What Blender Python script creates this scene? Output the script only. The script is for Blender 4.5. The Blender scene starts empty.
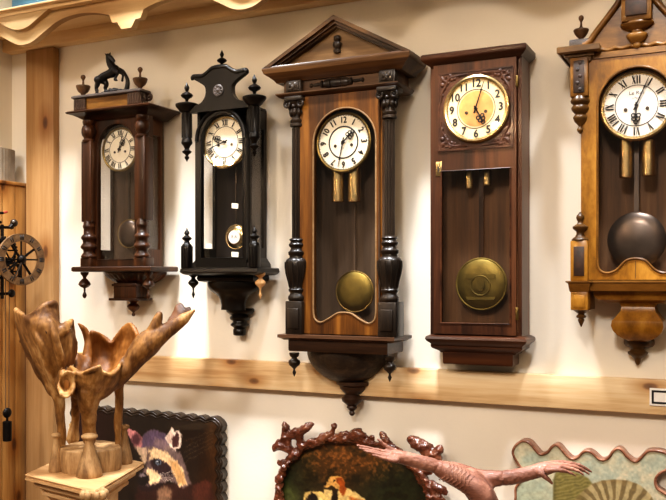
import bpy, bmesh, math, random
import numpy as np
from mathutils import Vector, Matrix
from mathutils.geometry import tessellate_polygon
from mathutils import noise as mnoise
random.seed(7)
PI = math.pi
C = bpy.context.scene.collection
# ---------------------------------------------------------------- camera model
F = 850.0; TH = math.radians(25.7); DIST = 2.5
ct, st = math.cos(TH), math.sin(TH)
CX, CY, CZ = DIST*st, -DIST*ct, 1.6
HZ = 281.0
def P(px, py, d):
    """point seen at photo position (px, py) on the plane d metres in front of the wall"""
    u = (px-333)/F; v = (HZ-py)/F
    dx, dy = -st+u*ct, ct+u*st
    t = (-d-CY)/dy
    return Vector((CX+t*dx, -d, CZ+t*v))
def X(px, d): return P(px, 281, d).x
def Z(px, py, d): return P(px, py, d).z
def dep(px, d):
    u = (px-333)/F
    return (-d-CY)/(ct+u*st)
def Q(px, py, z):
    """point at depth z along the optical axis"""
    u = (px-333)/F; v = (HZ-py)/F
    return Vector((CX+z*(-st+u*ct), CY+z*(ct+u*st), CZ+z*v))
cam = bpy.data.cameras.new('camera'); co = bpy.data.objects.new('camera', cam); C.objects.link(co)
co.location = (CX, CY, CZ); co.rotation_euler = (PI/2, 0, TH)
cam.sensor_width = 36; cam.lens = F/666*36; cam.shift_y = (HZ-250)/666
cam.clip_start = .05
bpy.context.scene.camera = co

# ---------------------------------------------------------------- materials
def lin(c):
    return tuple((x/255/12.92 if x/255 <= .04045 else ((x/255+.055)/1.055)**2.4) for x in c)
MATS = {}
def newmat(name):
    m = bpy.data.materials.new(name); m.use_nodes = True
    nt = m.node_tree; nt.nodes.clear()
    o = nt.nodes.new('ShaderNodeOutputMaterial'); p = nt.nodes.new('ShaderNodeBsdfPrincipled')
    nt.links.new(p.outputs[0], o.inputs[0])
    return m, nt, p
def N(nt, t, **kw):
    n = nt.nodes.new(t)
    for k, v in kw.items():
        if k.startswith('_'): setattr(n, k[1:], v)
        else: n.inputs[k.replace('__', ' ')].default_value = v
    return n
def ramp(nt, stops):
    r = nt.nodes.new('ShaderNodeValToRGB'); e = r.color_ramp.elements
    while len(e) < len(stops): e.new(.5)
    for i, (p, c) in enumerate(stops):
        e[i].position = p; e[i].color = (*lin(c), 1)
    return r
def wood(name, dark, mid, light, scale=14, rough=.4, axis='Z', coat=.2, bump=.15, stretch=.07, knots=0, contrast=1.0):
    m, nt, p = newmat(name)
    tc = N(nt, 'ShaderNodeTexCoord'); mp = N(nt, 'ShaderNodeMapping')
    s = {'X': (stretch, 1, 1), 'Y': (1, stretch, 1), 'Z': (1, 1, stretch)}[axis]
    mp.inputs['Scale'].default_value = s
    nt.links.new(tc.outputs['Object'], mp.inputs[0])
    n1 = N(nt, 'ShaderNodeTexNoise', Scale=scale, Detail=6.0, Roughness=.6, Distortion=.6)
    n2 = N(nt, 'ShaderNodeTexNoise', Scale=scale*9, Detail=3.0, Roughness=.7)
    nt.links.new(mp.outputs[0], n1.inputs[0]); nt.links.new(mp.outputs[0], n2.inputs[0])
    mx = N(nt, 'ShaderNodeMath', _operation='MULTIPLY_ADD'); mx.inputs[1].default_value = .3
    nt.links.new(n2.outputs[0], mx.inputs[0]); 
    sub = N(nt, 'ShaderNodeMath', _operation='SUBTRACT'); sub.inputs[1].default_value = .15
    nt.links.new(n1.outputs[0], sub.inputs[0]); nt.links.new(sub.outputs[0], mx.inputs[2])
    w = .2/contrast
    r = ramp(nt, [(.5-w, dark), (.5, mid), (.5+w, light)])
    nt.links.new(mx.outputs[0], r.inputs[0])
    col = r.outputs[0]
    if knots:
        sep = N(nt, 'ShaderNodeSeparateXYZ'); cmb = N(nt, 'ShaderNodeCombineXYZ'); mp2 = N(nt, 'ShaderNodeMapping')
        nt.links.new(tc.outputs['Object'], sep.inputs[0])
        nt.links.new(sep.outputs[1 if name.startswith('honey') else 0], cmb.inputs[0]); nt.links.new(sep.outputs[2], cmb.inputs[1])
        mp2.inputs['Scale'].default_value = (.5, 1, 1) if axis == 'X' else (1, .5, 1)
        nt.links.new(cmb.outputs[0], mp2.inputs[0])
        vo = N(nt, 'ShaderNodeTexVoronoi', _voronoi_dimensions='2D', Scale=knots); vo.inputs['Randomness'].default_value = 1
        nt.links.new(mp2.outputs[0], vo.inputs[0])
        kr = ramp(nt, [(.0, (88, 60, 42)), (.05, (140, 102, 74)), (.08, (212, 186, 156)), (.26, (255, 255, 255))])
        nt.links.new(vo.outputs['Distance'], kr.inputs[0])
        mm = N(nt, 'ShaderNodeMix', _data_type='RGBA', _blend_type='MULTIPLY'); mm.inputs[0].default_value = .9
        nt.links.new(col, mm.inputs[6]); nt.links.new(kr.outputs[0], mm.inputs[7]); col = mm.outputs[2]
    nt.links.new(col, p.inputs['Base Color'])
    p.inputs['Roughness'].default_value = rough
    p.inputs['Coat Weight'].default_value = coat*.4; p.inputs['Coat Roughness'].default_value = .12; p.inputs['Specular IOR Level'].default_value = .32
    if bump:
        b = N(nt, 'ShaderNodeBump', Strength=bump, Distance=.002)
        nt.links.new(n2.outputs[0], b.inputs['Height']); nt.links.new(b.outputs[0], p.inputs['Normal'])
    return m
def dull(m, k):
    [n for n in m.node_tree.nodes if n.type == 'BSDF_PRINCIPLED'][0].inputs['Specular IOR Level'].default_value = k
    return m
def plain(name, c, rough=.5, metal=0, var=.12, scale=20, bump=0, coat=0, bscale=60):
    m, nt, p = newmat(name)
    tc = N(nt, 'ShaderNodeTexCoord'); n1 = N(nt, 'ShaderNodeTexNoise', Scale=scale, Detail=4.0)
    nt.links.new(tc.outputs['Object'], n1.inputs[0])
    d = tuple(max(0, x*(1-var)) for x in c); l = tuple(min(255, x*(1+var)) for x in c)
    r = ramp(nt, [(.3, d), (.7, l)]); nt.links.new(n1.outputs[0], r.inputs[0])
    nt.links.new(r.outputs[0], p.inputs['Base Color'])
    p.inputs['Roughness'].default_value = rough; p.inputs['Metallic'].default_value = metal
    p.inputs['Coat Weight'].default_value = coat
    if bump:
        n2 = N(nt, 'ShaderNodeTexNoise', Scale=bscale, Detail=4.0); nt.links.new(tc.outputs['Object'], n2.inputs[0])
        b = N(nt, 'ShaderNodeBump', Strength=bump, Distance=.004)
        nt.links.new(n2.outputs[0], b.inputs['Height']); nt.links.new(b.outputs[0], p.inputs['Normal'])
    return m
def glassmat(name, tint=(1, 1, 1), k=1.0):
    m = bpy.data.materials.new(name); m.use_nodes = True; nt = m.node_tree; nt.nodes.clear()
    o = nt.nodes.new('ShaderNodeOutputMaterial'); mix = nt.nodes.new('ShaderNodeMixShader')
    t = nt.nodes.new('ShaderNodeBsdfTransparent'); g = nt.nodes.new('ShaderNodeBsdfGlossy')
    f = nt.nodes.new('ShaderNodeFresnel'); ge = nt.nodes.new('ShaderNodeNewGeometry')
    io = N(nt, 'ShaderNodeMath', _operation='MULTIPLY_ADD'); io.inputs[1].default_value = 1/1.5-1.5; io.inputs[2].default_value = 1.5
    nt.links.new(ge.outputs['Backfacing'], io.inputs[0]); nt.links.new(io.outputs[0], f.inputs[0])
    t.inputs[0].default_value = (*tint, 1); g.inputs['Roughness'].default_value = .0
    mu = N(nt, 'ShaderNodeMath', _operation='MULTIPLY'); mu.inputs[1].default_value = k
    nt.links.new(f.outputs[0], mu.inputs[0]); nt.links.new(mu.outputs[0], mix.inputs[0])
    nt.links.new(t.outputs[0], mix.inputs[1]); nt.links.new(g.outputs[0], mix.inputs[2]); nt.links.new(mix.outputs[0], o.inputs[0])
    return m
def paintmat(name, rough=.35, coat=.3):
    m, nt, p = newmat(name)
    a = N(nt, 'ShaderNodeVertexColor', _layer_name='Col')
    nt.links.new(a.outputs[0], p.inputs['Base Color'])
    p.inputs['Roughness'].default_value = rough; p.inputs['Coat Weight'].default_value = coat
    return m
def rootwood():
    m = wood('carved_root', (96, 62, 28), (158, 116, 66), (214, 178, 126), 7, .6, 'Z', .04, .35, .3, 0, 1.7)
    nt = m.node_tree; p = [n for n in nt.nodes if n.type == 'BSDF_PRINCIPLED'][0]
    src = p.inputs['Base Color'].links[0].from_socket
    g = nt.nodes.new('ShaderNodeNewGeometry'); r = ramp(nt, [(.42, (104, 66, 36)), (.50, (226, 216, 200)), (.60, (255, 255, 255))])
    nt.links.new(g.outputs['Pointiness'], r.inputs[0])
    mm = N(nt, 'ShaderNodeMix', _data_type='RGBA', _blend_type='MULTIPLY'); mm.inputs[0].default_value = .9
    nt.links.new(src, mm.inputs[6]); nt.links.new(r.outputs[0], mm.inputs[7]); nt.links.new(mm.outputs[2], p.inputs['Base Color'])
    return m
M = dict(
    plaster=plain('plaster', (232, 224, 210), .9, var=.02, scale=3, bump=.08, bscale=90),
    blue=plain('painted_sky', (96, 150, 190), .9, var=.25, scale=5),
    pine=wood('pine_post', (132, 96, 56), (162, 124, 80), (182, 146, 102), 9, .5, 'Z', .05, .1, .05, 6),
    pineX=wood('pine_rail', (190, 150, 104), (222, 192, 148), (238, 216, 180), 9, .5, 'X', .05, .1, .06, 7.5, 1.3),
    pineD=wood('pine_beam', (196, 164, 118), (216, 186, 140), (230, 206, 164), 9, .55, 'X', .03, .1, .06),
    fascia=wood('pale_fascia', (176, 146, 102), (200, 170, 126), (214, 190, 150), 7, .6, 'X', .0, .08, .08, 2.6),
    honey=wood('honey_pine', (146, 100, 50), (180, 132, 74), (202, 158, 98), 9, .45, 'Z', .1, .1, .05, 6),
    cab=wood('cabinet_pine', (172, 132, 88), (204, 166, 120), (224, 192, 148), 11, .5, 'X', .05, .12, .08),
    walnut=wood('walnut', (24, 12, 5), (54, 29, 13), (88, 51, 25), 16, .34, 'Z', .25, .12, .05, 0, 1.3),
    walnutX=wood('walnut_cross', (26, 13, 6), (52, 28, 13), (84, 49, 24), 16, .34, 'X', .25, .12, .05, 0, 1.3),
    ebony=dull(wood('ebonised', (6, 4, 3), (11, 8, 6), (22, 16, 12), 14, .3, 'Z', .08, .1), .3),
    oak=wood('chestnut_oak', (50, 27, 8), (92, 54, 17), (130, 84, 32), 16, .36, 'Z', .2, .14, .05, 0, 1.3),
    oakX=wood('chestnut_cross', (42, 26, 13), (74, 48, 26), (106, 74, 42), 16, .36, 'X', .2, .14, .05, 0, 1.3),
    darkoak=wood('dark_carved', (16, 12, 9), (32, 24, 18), (54, 42, 32), 18, .34, 'Z', .35, .15),
    umber=wood('umber_carved', (32, 20, 13), (58, 38, 25), (84, 58, 40), 18, .38, 'X', .25, .2),
    ped=wood('pediment_panel', (96, 72, 46), (126, 98, 66), (152, 122, 86), 14, .45, 'X', .15, .1),
    mahog=wood('mahogany', (30, 14, 7), (58, 31, 16), (86, 51, 29), 14, .34, 'Z', .2, .12, .05, 0, 1.3),
    mahogX=wood('mahogany_cross', (32, 15, 8), (58, 31, 17), (86, 51, 30), 14, .34, 'X', .2, .12, .05, 0, 1.3),
    mahogD=wood('mahogany_carved', (30, 15, 9), (60, 33, 20), (92, 56, 36), 14, .38, 'X', .3, .5, .5),
    burl=wood('golden_burl', (96, 60, 16), (140, 94, 28), (172, 124, 50), 9, .3, 'Z', .3, .08, .45, 0, 1.2),
    burlX=wood('golden_burl_cross', (70, 44, 16), (108, 72, 28), (142, 100, 46), 10, .32, 'X', .3, .08, .3),
    burlD=wood('dark_burl', (52, 34, 15), (84, 57, 26), (114, 82, 41), 12, .35, 'X', .3, .1, .4),  # darker burl for finials, cornice blocks and pendant
    inlay=plain('dark_inlay', (46, 26, 13), .5, var=.4, scale=60),
    backb=wood('case_lining', (26, 19, 14), (40, 30, 23), (56, 44, 34), 12, .6, 'Z', 0, .1),
    backw=wood('case_lining_walnut', (58, 44, 32), (82, 64, 48), (104, 84, 64), 12, .6, 'Z', 0, .1),
    backl=wood('case_lining_light', (70, 46, 26), (98, 66, 38), (122, 86, 52), 12, .6, 'Z', 0, .1),
    brass=plain('brass', (196, 170, 122), .26, 1, .12, 30),
    brassd=plain('aged_brass', (124, 104, 62), .4, 1, .22, 18),
    steel=plain('dark_steel', (74, 66, 60), .35, .9, .15, 30),
    gun=plain('gunmetal', (96, 84, 76), .3, .85, .2, 12),
    enamel=plain('cream_enamel', (246, 236, 214), .25, 0, .02, 8, coat=.4),
    enamelb=plain('aged_enamel', (222, 200, 156), .25, 0, .06, 14, coat=.4),
    enamelw=plain('white_enamel', (246, 238, 226), .2, 0, .02, 8, coat=.5),
    gilt=plain('gilt_centre', (190, 140, 84), .35, .3, .25, 14),
    ink=plain('black_ink', (24, 20, 18), .5, 0, .1),
    blued=plain('blued_hand', (26, 22, 22), .35, .6, .1),
    bronze=plain('patinated_horse', (24, 20, 18), .4, .5, .3, 40, bump=.2),
    rock=plain('patinated_base', (74, 78, 74), .45, .5, .3, 60, bump=.5),
    urn=plain('turned_urn', (88, 62, 38), .4, .2, .25, 40),
    slate=plain('slate_cap', (78, 70, 66), .4, .1, .15, 30),
    lightwood=wood('pale_turned', (186, 136, 84), (212, 166, 112), (230, 190, 142), 30, .45, 'Z', .2, .05),
    carvedbowl=wood('carved_bowl', (26, 19, 13), (48, 36, 26), (76, 60, 45), 30, .45, 'X', .2, .9, .6),
    brasso=plain('dull_bob_brass', (104, 88, 44), .48, .9, .3, 14),
    backg=wood('case_lining_golden', (78, 54, 34), (110, 78, 50), (136, 100, 66), 12, .6, 'Z', 0, .1),
    tag=plain('paper_tag', (226, 220, 196), .8, 0, .03),
    root=rootwood(),
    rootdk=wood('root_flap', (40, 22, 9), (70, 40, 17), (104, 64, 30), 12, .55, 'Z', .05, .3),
    rootin=wood('root_inside_shade', (62, 34, 10), (112, 68, 26), (156, 104, 48), 10, .55, 'Z', .05, .3),  # shading of the inner surfaces put into a darker brown
    rootd=wood('root_dark', (108, 80, 50), (160, 126, 86), (198, 164, 120), 14, .6, 'Z', .05, .3, .2, 0, 1.3),
    frame_d=plain('dark_plaque_edge', (44, 34, 26), .35, .1, .35, 50, bump=.5, coat=.3),
    frame_r=dull(wood('carved_red_brown', (48, 22, 14), (96, 50, 34), (146, 92, 66), 26, .24, 'X', .8, .5, .5), .6),
    frame_b=wood('bark_edge', (86, 50, 32), (126, 82, 60), (160, 116, 92), 40, .3, 'X', .5, .4, .5),
    armw=wood('red_carved_wood', (92, 58, 46), (134, 90, 74), (166, 120, 100), 30, .5, 'X', .1, .5, .2),
    iron=plain('black_iron', (28, 24, 22), .45, .7, .2, 30),
    ringw=wood('brown_ring', (84, 62, 42), (120, 92, 64), (148, 120, 88), 30, .5, 'X', .1, .2, .4),
    string=plain('cord', (90, 74, 56), .9),
    red=plain('red_tip', (150, 60, 40), .5),
    white=plain('sign_white', (248, 246, 242), .6, 0, .02),
    glass=glassmat('clock_glass'), 
    floor=wood('floor_boards', (90, 64, 40), (120, 88, 56), (146, 110, 74), 6, .5, 'X', .1, .1),
    paint=paintmat('oil_paint'), paintm=paintmat('matte_paint', .5, .1),
    slat=plain('ribbed_grey', (150, 140, 124), .8, 0, .1),
)
# ---------------------------------------------------------------- geometry helpers
ORG = Vector((0, 0, 0))
class B:
    def __init__(s): s.bm = bmesh.new()
    def box(s, x0, x1, d0, d1, z0, z1, bev=0.0):
        """box between wall distances d0 < d1"""
        bm = s.bm if not bev else bmesh.new()
        v = [bm.verts.new((x, -d, z)) for z in (z0, z1) for d in (d0, d1) for x in (x0, x1)]
        for f in ((0, 1, 3, 2), (4, 6, 7, 5), (0, 4, 5, 1), (2, 3, 7, 6), (0, 2, 6, 4), (1, 5, 7, 3)):
            bm.faces.new([v[i] for i in f])
        if bev:
            bev = min(bev, .45*min(abs(x1-x0), abs(d1-d0), abs(z1-z0)))
            bmesh.ops.bevel(bm, geom=bm.edges[:], offset=bev, segments=2, affect='EDGES', profile=.5)
            s.merge(bm)
        return s
    def merge(s, bm):
        me = bpy.data.meshes.new('tmp'); bm.to_mesh(me); bm.free(); s.bm.from_mesh(me); bpy.data.meshes.remove(me)
    def stack(s, x0, x1, d, levels, d0=0.0):
        """mitred moulding round left, front and right: levels of (z, projection)"""
        rows = []
        for z, o in levels:
            rows.append([s.bm.verts.new(p) for p in ((x0-o, -d0, z), (x1+o, -d0, z), (x1+o, -(d+o), z), (x0-o, -(d+o), z))])
        for a, b in zip(rows, rows[1:]):
            for i in range(4):
                j = (i+1) % 4
                s.bm.faces.new((a[i], a[j], b[j], b[i]))
        s.bm.faces.new(rows[0][::-1]); s.bm.faces.new(rows[-1])
        return s
    def lathe(s, x, d, prof, seg=20, half=False, sx=1.0, sy=1.0, gad=0, gz=None):
        rows = []
        n = seg
        angs = [(PI+PI*i/n) for i in range(n+1)] if half else [2*PI*i/n for i in range(n)]
        for z, r in prof:
            row = []
            for a in angs:
                k = r
                if gad and gz and gz[0] <= z <= gz[1]: k = r*(1-.07*abs(math.sin(gad*a))**.7*0-.06*(math.sin(gad*a)**2))
                row.append(s.bm.verts.new((x+k*sx*math.cos(a), -d+k*sy*math.sin(a), z)))
            rows.append(row)
        m = len(rows[0])
        for a, b in zip(rows, rows[1:]):
            for i in range(m-1 if half else m):
                j = (i+1) % m
                s.bm.faces.new((a[i], a[j], b[j], b[i]))
        try:
            s.bm.faces.new(rows[0][::-1]); s.bm.faces.new(rows[-1])
            if half:
                s.bm.faces.new([r[0] for r in rows]); s.bm.faces.new([r[-1] for r in rows][::-1])
        except ValueError: pass
        return s
    def prism(s, polys, d0, d1):
        """polygon (x, z) with holes, extruded between wall distances d0 and d1"""
        if not isinstance(polys[0][0], (tuple, list)): polys = [polys]
        pv = [[Vector((p[0], p[1], 0)) for p in q] for q in polys]
        tris = tessellate_polygon(pv)
        flat = [p for q in polys for p in q]
        a = [s.bm.verts.new((p[0], -d0, p[1])) for p in flat]; b = [s.bm.verts.new((p[0], -d1, p[1])) for p in flat]
        for t in tris:
            try:
                s.bm.faces.new([a[i] for i in t]); s.bm.faces.new([b[i] for i in reversed(t)])
            except ValueError: pass
        k = 0
        for q in polys:
            n = len(q)
            for i in range(n):
                j = (i+1) % n
                s.bm.faces.new((a[k+i], a[k+j], b[k+j], b[k+i]))
            k += n
        return s
    def tube(s, pts, r, seg=8, closed=False, flat=None):
        pts = [Vector(p) for p in pts]; n = len(pts)
        rr = r if isinstance(r, (list, tuple)) else [r]*n
        rows = []; up = None
        for i in range(n):
            if closed: t = (pts[(i+1) % n]-pts[i-1])
            else: t = pts[min(i+1, n-1)]-pts[max(i-1, 0)]
            if t.length < 1e-9: t = Vector((0, 0, 1))
            t.normalize()
            if up is None: up = t.orthogonal()
            up = (up-t*up.dot(t)); 
            if up.length < 1e-6: up = t.orthogonal()
            up.normalize(); w = t.cross(up)
            rows.append([s.bm.verts.new(pts[i]+(up*math.cos(2*PI*k/seg)+w*math.sin(2*PI*k/seg))*rr[i]) for k in range(seg)])
        R = list(zip(rows, rows[1:]))
        if closed: R.append((rows[-1], rows[0]))
        for a, b in R:
            for i in range(seg):
                j = (i+1) % seg
                s.bm.faces.new((a[i], a[j], b[j], b[i]))
        if not closed:
            s.bm.faces.new(rows[0][::-1]); s.bm.faces.new(rows[-1])
        return s
    def ball(s, c, r, sx=1, sy=1, sz=1, seg=12, rot=None):
        mat = Matrix.Translation(Vector(c))
        if rot is not None: mat = mat @ rot
        mat = mat @ Matrix.Diagonal((sx, sy, sz, 1))
        bmesh.ops.create_uvsphere(s.bm, u_segments=seg, v_segments=max(6, seg*2//3), radius=r, matrix=mat)
        return s
    def disc(s, x, z, d0, d1, r, rx=None, seg=48):
        return s.prism([(x+(rx or r)*math.cos(2*PI*i/seg), z+r*math.sin(2*PI*i/seg)) for i in range(seg)], d0, d1)
    def ring(s, x, z, d, r, tr, seg=48, depth=1.0):
        return s.tube([(x+r*math.cos(2*PI*i/seg), -d, z+r*math.sin(2*PI*i/seg)) for i in range(seg)], tr, 8, True)
    def obj(s, name, mat, parent=None, ang=.6, org=None):
        o0 = (ORG if org is None else org) if parent is not None else Vector((0, 0, 0))
        bmesh.ops.recalc_face_normals(s.bm, faces=s.bm.faces[:])
        me = bpy.data.meshes.new(name)
        for v in s.bm.verts: v.co -= o0
        s.bm.to_mesh(me); s.bm.free()
        return finish(name, me, mat, parent, ang)
def finish(name, me, mat, parent=None, ang=.6):
    me.materials.append(M[mat] if isinstance(mat, str) else mat)
    me.shade_smooth()
    if ang is not None: me.set_sharp_from_angle(angle=ang)
    o = bpy.data.objects.new(name, me); C.objects.link(o)
    if parent is not None: o.parent = parent
    return o
def thing(name, label, cat, loc, group=None):
    global ORG
    o = bpy.data.objects.new(name, None); C.objects.link(o); o.location = loc; o.empty_display_size = .1
    o['label'] = label; o['category'] = cat
    if group: o['group'] = group
    ORG = Vector(loc)
    return o
def struct(b, name, mat, ang=.6):
    o = b.obj(name, mat, None, ang); o['kind'] = 'structure'; return o
def lp(b, px, d, prof, seg=18, **kw):
    """turned piece from photo heights and half widths"""
    zc = dep(px, d); x = X(px, d)
    b.lathe(x, d, [(Z(px, py, d), max(hw, .05)*zc/F) for py, hw in prof], seg, **kw)
    return b
def smoothpts(pts, n=6, closed=False):
    """Catmull-Rom through points of any dimension"""
    out = []; m = len(pts)
    rng = range(m) if closed else range(m-1)
    for i in rng:
        if closed: p0, p1, p2, p3 = pts[i-1], pts[i], pts[(i+1) % m], pts[(i+2) % m]
        else: p0, p1, p2, p3 = pts[max(i-1, 0)], pts[i], pts[i+1], pts[min(i+2, m-1)]
        for k in range(n):
            t = k/n
            out.append(tuple(.5*(2*b+(-a+c)*t+(2*a-5*b+4*c-d)*t*t+(-a+3*b-3*c+d)*t**3) for a, b, c, d in zip(p0, p1, p2, p3)))
    if not closed: out.append(tuple(pts[-1]))
    return out
def remeshed(b, name, mat, parent, voxel, smooth=3, ang=None, org=None, rough=()):
    """fuse overlapping closed pieces into one continuous surface"""
    o0 = (ORG if org is None else org) if parent is not None else Vector((0, 0, 0))
    bmesh.ops.recalc_face_normals(b.bm, faces=b.bm.faces[:])
    me = bpy.data.meshes.new(name); b.bm.to_mesh(me); b.bm.free()
    t = bpy.data.objects.new('tmp', me); C.objects.link(t)
    r = t.modifiers.new('r', 'REMESH'); r.mode = 'VOXEL'; r.voxel_size = voxel
    if smooth:
        q = t.modifiers.new('s', 'SMOOTH'); q.factor = .5; q.iterations = smooth
    dg = bpy.context.evaluated_depsgraph_get(); dg.update()
    me2 = bpy.data.meshes.new_from_object(t.evaluated_get(dg)); me2.name = name
    bpy.data.objects.remove(t)
    me2.materials.clear()
    for amp, fr in rough:                           # hand-carved unevenness
        nrm = [v.normal.copy() for v in me2.vertices]
        for v, nn in zip(me2.vertices, nrm): v.co += nn*amp*mnoise.noise(v.co*fr)
        me2.update()
    me2.transform(Matrix.Translation(-o0))
    return finish(name, me2, mat, parent, ang)
def chain(b, pts, seg=10, n=5):
    """tapered rounded limb through (Vector, radius) points"""
    q = smoothpts([(*p, r) for p, r in pts], n)
    b.tube([p[:3] for p in q], [p[3] for p in q], seg)
    for p in (q[0], q[-1]): b.ball(p[:3], p[3]*.98, seg=10)
    return b

# text and numerals
def textpolys(body, size):
    cu = bpy.data.curves.new('t', 'FONT'); cu.body = body; cu.size = size; cu.align_x = 'CENTER'; cu.align_y = 'CENTER'
    cu.resolution_u = 4
    t = bpy.data.objects.new('t', cu); C.objects.link(t)
    dg = bpy.context.evaluated_depsgraph_get(); dg.update()
    me = bpy.data.meshes.new_from_object(t.evaluated_get(dg))
    bpy.data.objects.remove(t)
    return me
def addtext(b, body, x, z, d, size, ang=0, bold=0, sx=1.0):
    me = textpolys(body, size)
    offs = [(0, 0)] if not bold else [(-bold, 0), (bold, 0), (0, bold), (0, -bold)]
    ca, sa = math.cos(ang), math.sin(ang)
    for ox, oz in offs:
        vs = []
        for v in me.vertices:
            p, q = v.co.x*sx+ox, v.co.y+oz
            vs.append(b.bm.verts.new((x+p*ca-q*sa, -d, z+p*sa+q*ca)))
        for f in me.polygons:
            try: b.bm.faces.new([vs[i] for i in f.vertices])
            except ValueError: pass
        d += .00003
def bar(b, cx, cz, ang, p0, p1, w0, w1, d, t=.0006):
    """flat stroke in the dial plane, local (p, q) turned by ang"""
    ca, sa = math.cos(ang), math.sin(ang)
    a, c = Vector((p0[0], p0[1])), Vector((p1[0], p1[1]))
    n = (c-a).normalized(); n = Vector((-n.y, n.x))
    q = [a+n*w0/2, a-n*w0/2, c-n*w1/2, c+n*w1/2]
    b.prism([(cx+p.x*ca-p.y*sa, cz+p.x*sa+p.y*ca) for p in q], d, d+t)
ROM = ['XII', 'I', 'II', 'III', 'IV', 'V', 'VI', 'VII', 'VIII', 'IX', 'X', 'XI']
def roman(b, s, cx, cz, ang, r0, h, d, k=1.0):
    wI, wV = h*.3*k, h*.5*k
    tot = sum(wI if c == 'I' else wV for c in s); x = -tot/2
    for c in s:
        w = wI if c == 'I' else wV; m = x+w/2; lo, hi = r0-h/2, r0+h/2
        th, tn = h*.17*k, h*.06
        if c == 'I': bar(b, cx, cz, ang, (m, lo), (m, hi), th, th, d)
        elif c == 'V':
            bar(b, cx, cz, ang, (m, lo), (m-w*.36, hi), th, th, d); bar(b, cx, cz, ang, (m, lo), (m+w*.36, hi), tn, tn, d+.0001)
        else:
            bar(b, cx, cz, ang, (m+w*.36, lo), (m-w*.36, hi), th, th, d); bar(b, cx, cz, ang, (m-w*.36, lo), (m+w*.36, hi), tn, tn, d+.0001)
        x += w
def dial(root, x, z, d, r, style, hour, minute, face='enamel', bezel='brass', bw=.0045, centre=None, holes=True):
    """enamel dial with numerals, hands and bezel"""
    f = B().disc(x, z, d-.006, d, r, seg=64).obj('dial', face, root)
    if centre: B().disc(x, z, d, d+.0008, r*.56, seg=48).obj('dial_centre', centre, root)
    b = B().ring(x, z, d, r, bw, 64); b.obj('bezel', bezel, root)
    b = B(); d1 = d+.001
    rn = {'roman': .77, 'arab': .79, 'fancy': .76}[style]
    for i in range(12):
        a = -2*PI*i/12
        if style == 'roman':
            roman(b, ROM[i], x, z, a, r*rn, r*.24, d1)
        else:
            px, pz = x+r*rn*math.sin(-a), z+r*rn*math.cos(a)
            if style == 'arab': addtext(b, str(i or 12), px, pz, d1, r*.34, 0, r*.012, .95)
            else: addtext(b, str(i or 12), px, pz, d1, r*.30, a, r*.012, .85)
    for rr, w in ((.93, .008), (.52 if style == 'fancy' else .60, .045 if style == 'fancy' else .02)):
        n = 60
        b.prism([[(x+r*(rr+w)*math.cos(2*PI*i/n), z+r*(rr+w)*math.sin(2*PI*i/n)) for i in range(n)],
                 [(x+r*rr*math.cos(2*PI*i/n), z+r*rr*math.sin(2*PI*i/n)) for i in range(n)]], d, d1)
    for i in range(60):
        bar(b, x, z, -2*PI*i/60, (0, r*.90), (0, r*.95), r*.012, r*.012, d)
    b.obj('numerals', 'ink', root, None)
    if holes:
        for sx in (-1, 1): B().disc(x+sx*r*.31, z-r*.11, d, d+.002, r*.055, seg=16).obj('winding_hole', 'steel', root)
    am, ah = -2*PI*minute/60, -2*PI*(hour+minute/60)/12
    b = B(); bar(b, x, z, am, (0, -r*.16), (0, r*.86), r*.05, r*.02, d+.006, .001); b.disc(x, z, d, d+.009, r*.05, seg=16)
    bar(b, x, z, am, (0, r*.5), (0, r*.62), r*.03, r*.07, d+.006, .0011)
    b.obj('minute_hand', 'blued', root)
    b = B(); bar(b, x, z, ah, (0, -r*.1), (0, r*.5), r*.05, r*.03, d+.004, .001)
    for q, (ox, oz) in enumerate(((-.075, .3), (.075, .3), (-.06, .4), (.06, .4), (0, .5))):
        ca, sa = math.cos(ah), math.sin(ah); px, pz = x+r*(ox*ca-oz*sa), z+r*(ox*sa+oz*ca)
        b.ring(px, pz, d+.0045, r*.055, r*.018, 12)
    b.obj('hour_hand', 'blued', root)
def arch(x0, x1, z0, z1, rise, n=16):
    """opening with an arched head: z1 is the springing"""
    xc, h = (x0+x1)/2, (x1-x0)/2
    return [(x0, z0), (x1, z0)]+[(xc+h*math.cos(PI*i/n), z1+rise*math.sin(PI*i/n)) for i in range(n+1)]
def rect(x0, x1, z0, z1): return [(x0, z0), (x1, z0), (x1, z1), (x0, z1)]
def case(root, x0, x1, z0, z1, d, mat, back, sides=True, st=.022, t=.010):
    """hollow case with glazed sides"""
    b = B(); b.box(x0, x1, .002, .012, z0, z1); b.obj('back_board', back, root)
    b = B(); b.box(x0, x1, .012, d, z0, z0+t); b.box(x0, x1, .012, d, z1-t, z1)
    for x in (x0, x1-t):
        if sides:
            b.box(x, x+t, .012, .012+st*.7, z0+t, z1-t); b.box(x, x+t, d-st, d, z0+t, z1-t)
            b.box(x, x+t, .012+st*.7, d-st, z0+t, z0+t+.05); b.box(x, x+t, .012+st*.7, d-st, z1-t-.05, z1-t)
        else: b.box(x, x+t, .012, d, z0+t, z1-t)
    b.obj('case', mat, root)
    if sides:
        for x in (x0+t*.5, x1-t*.5):
            b = B().box(x-.001, x+.001, .012+st*.7, d-st, z0+t+.05, z1-t-.05); b.obj('side_glass', 'glass', root)
def settle(root, off, k, dx=0):
    """hang the finished clock a little off the wall and slim its depth"""
    seen = set()
    def go(o):
        for ch in o.children:
            if ch.data and ch.data.name not in seen:
                seen.add(ch.data.name)
                for v in ch.data.vertices: v.co.y *= k
            go(ch)
    go(root); root.location.y = -off; root.location.x += dx
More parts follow.
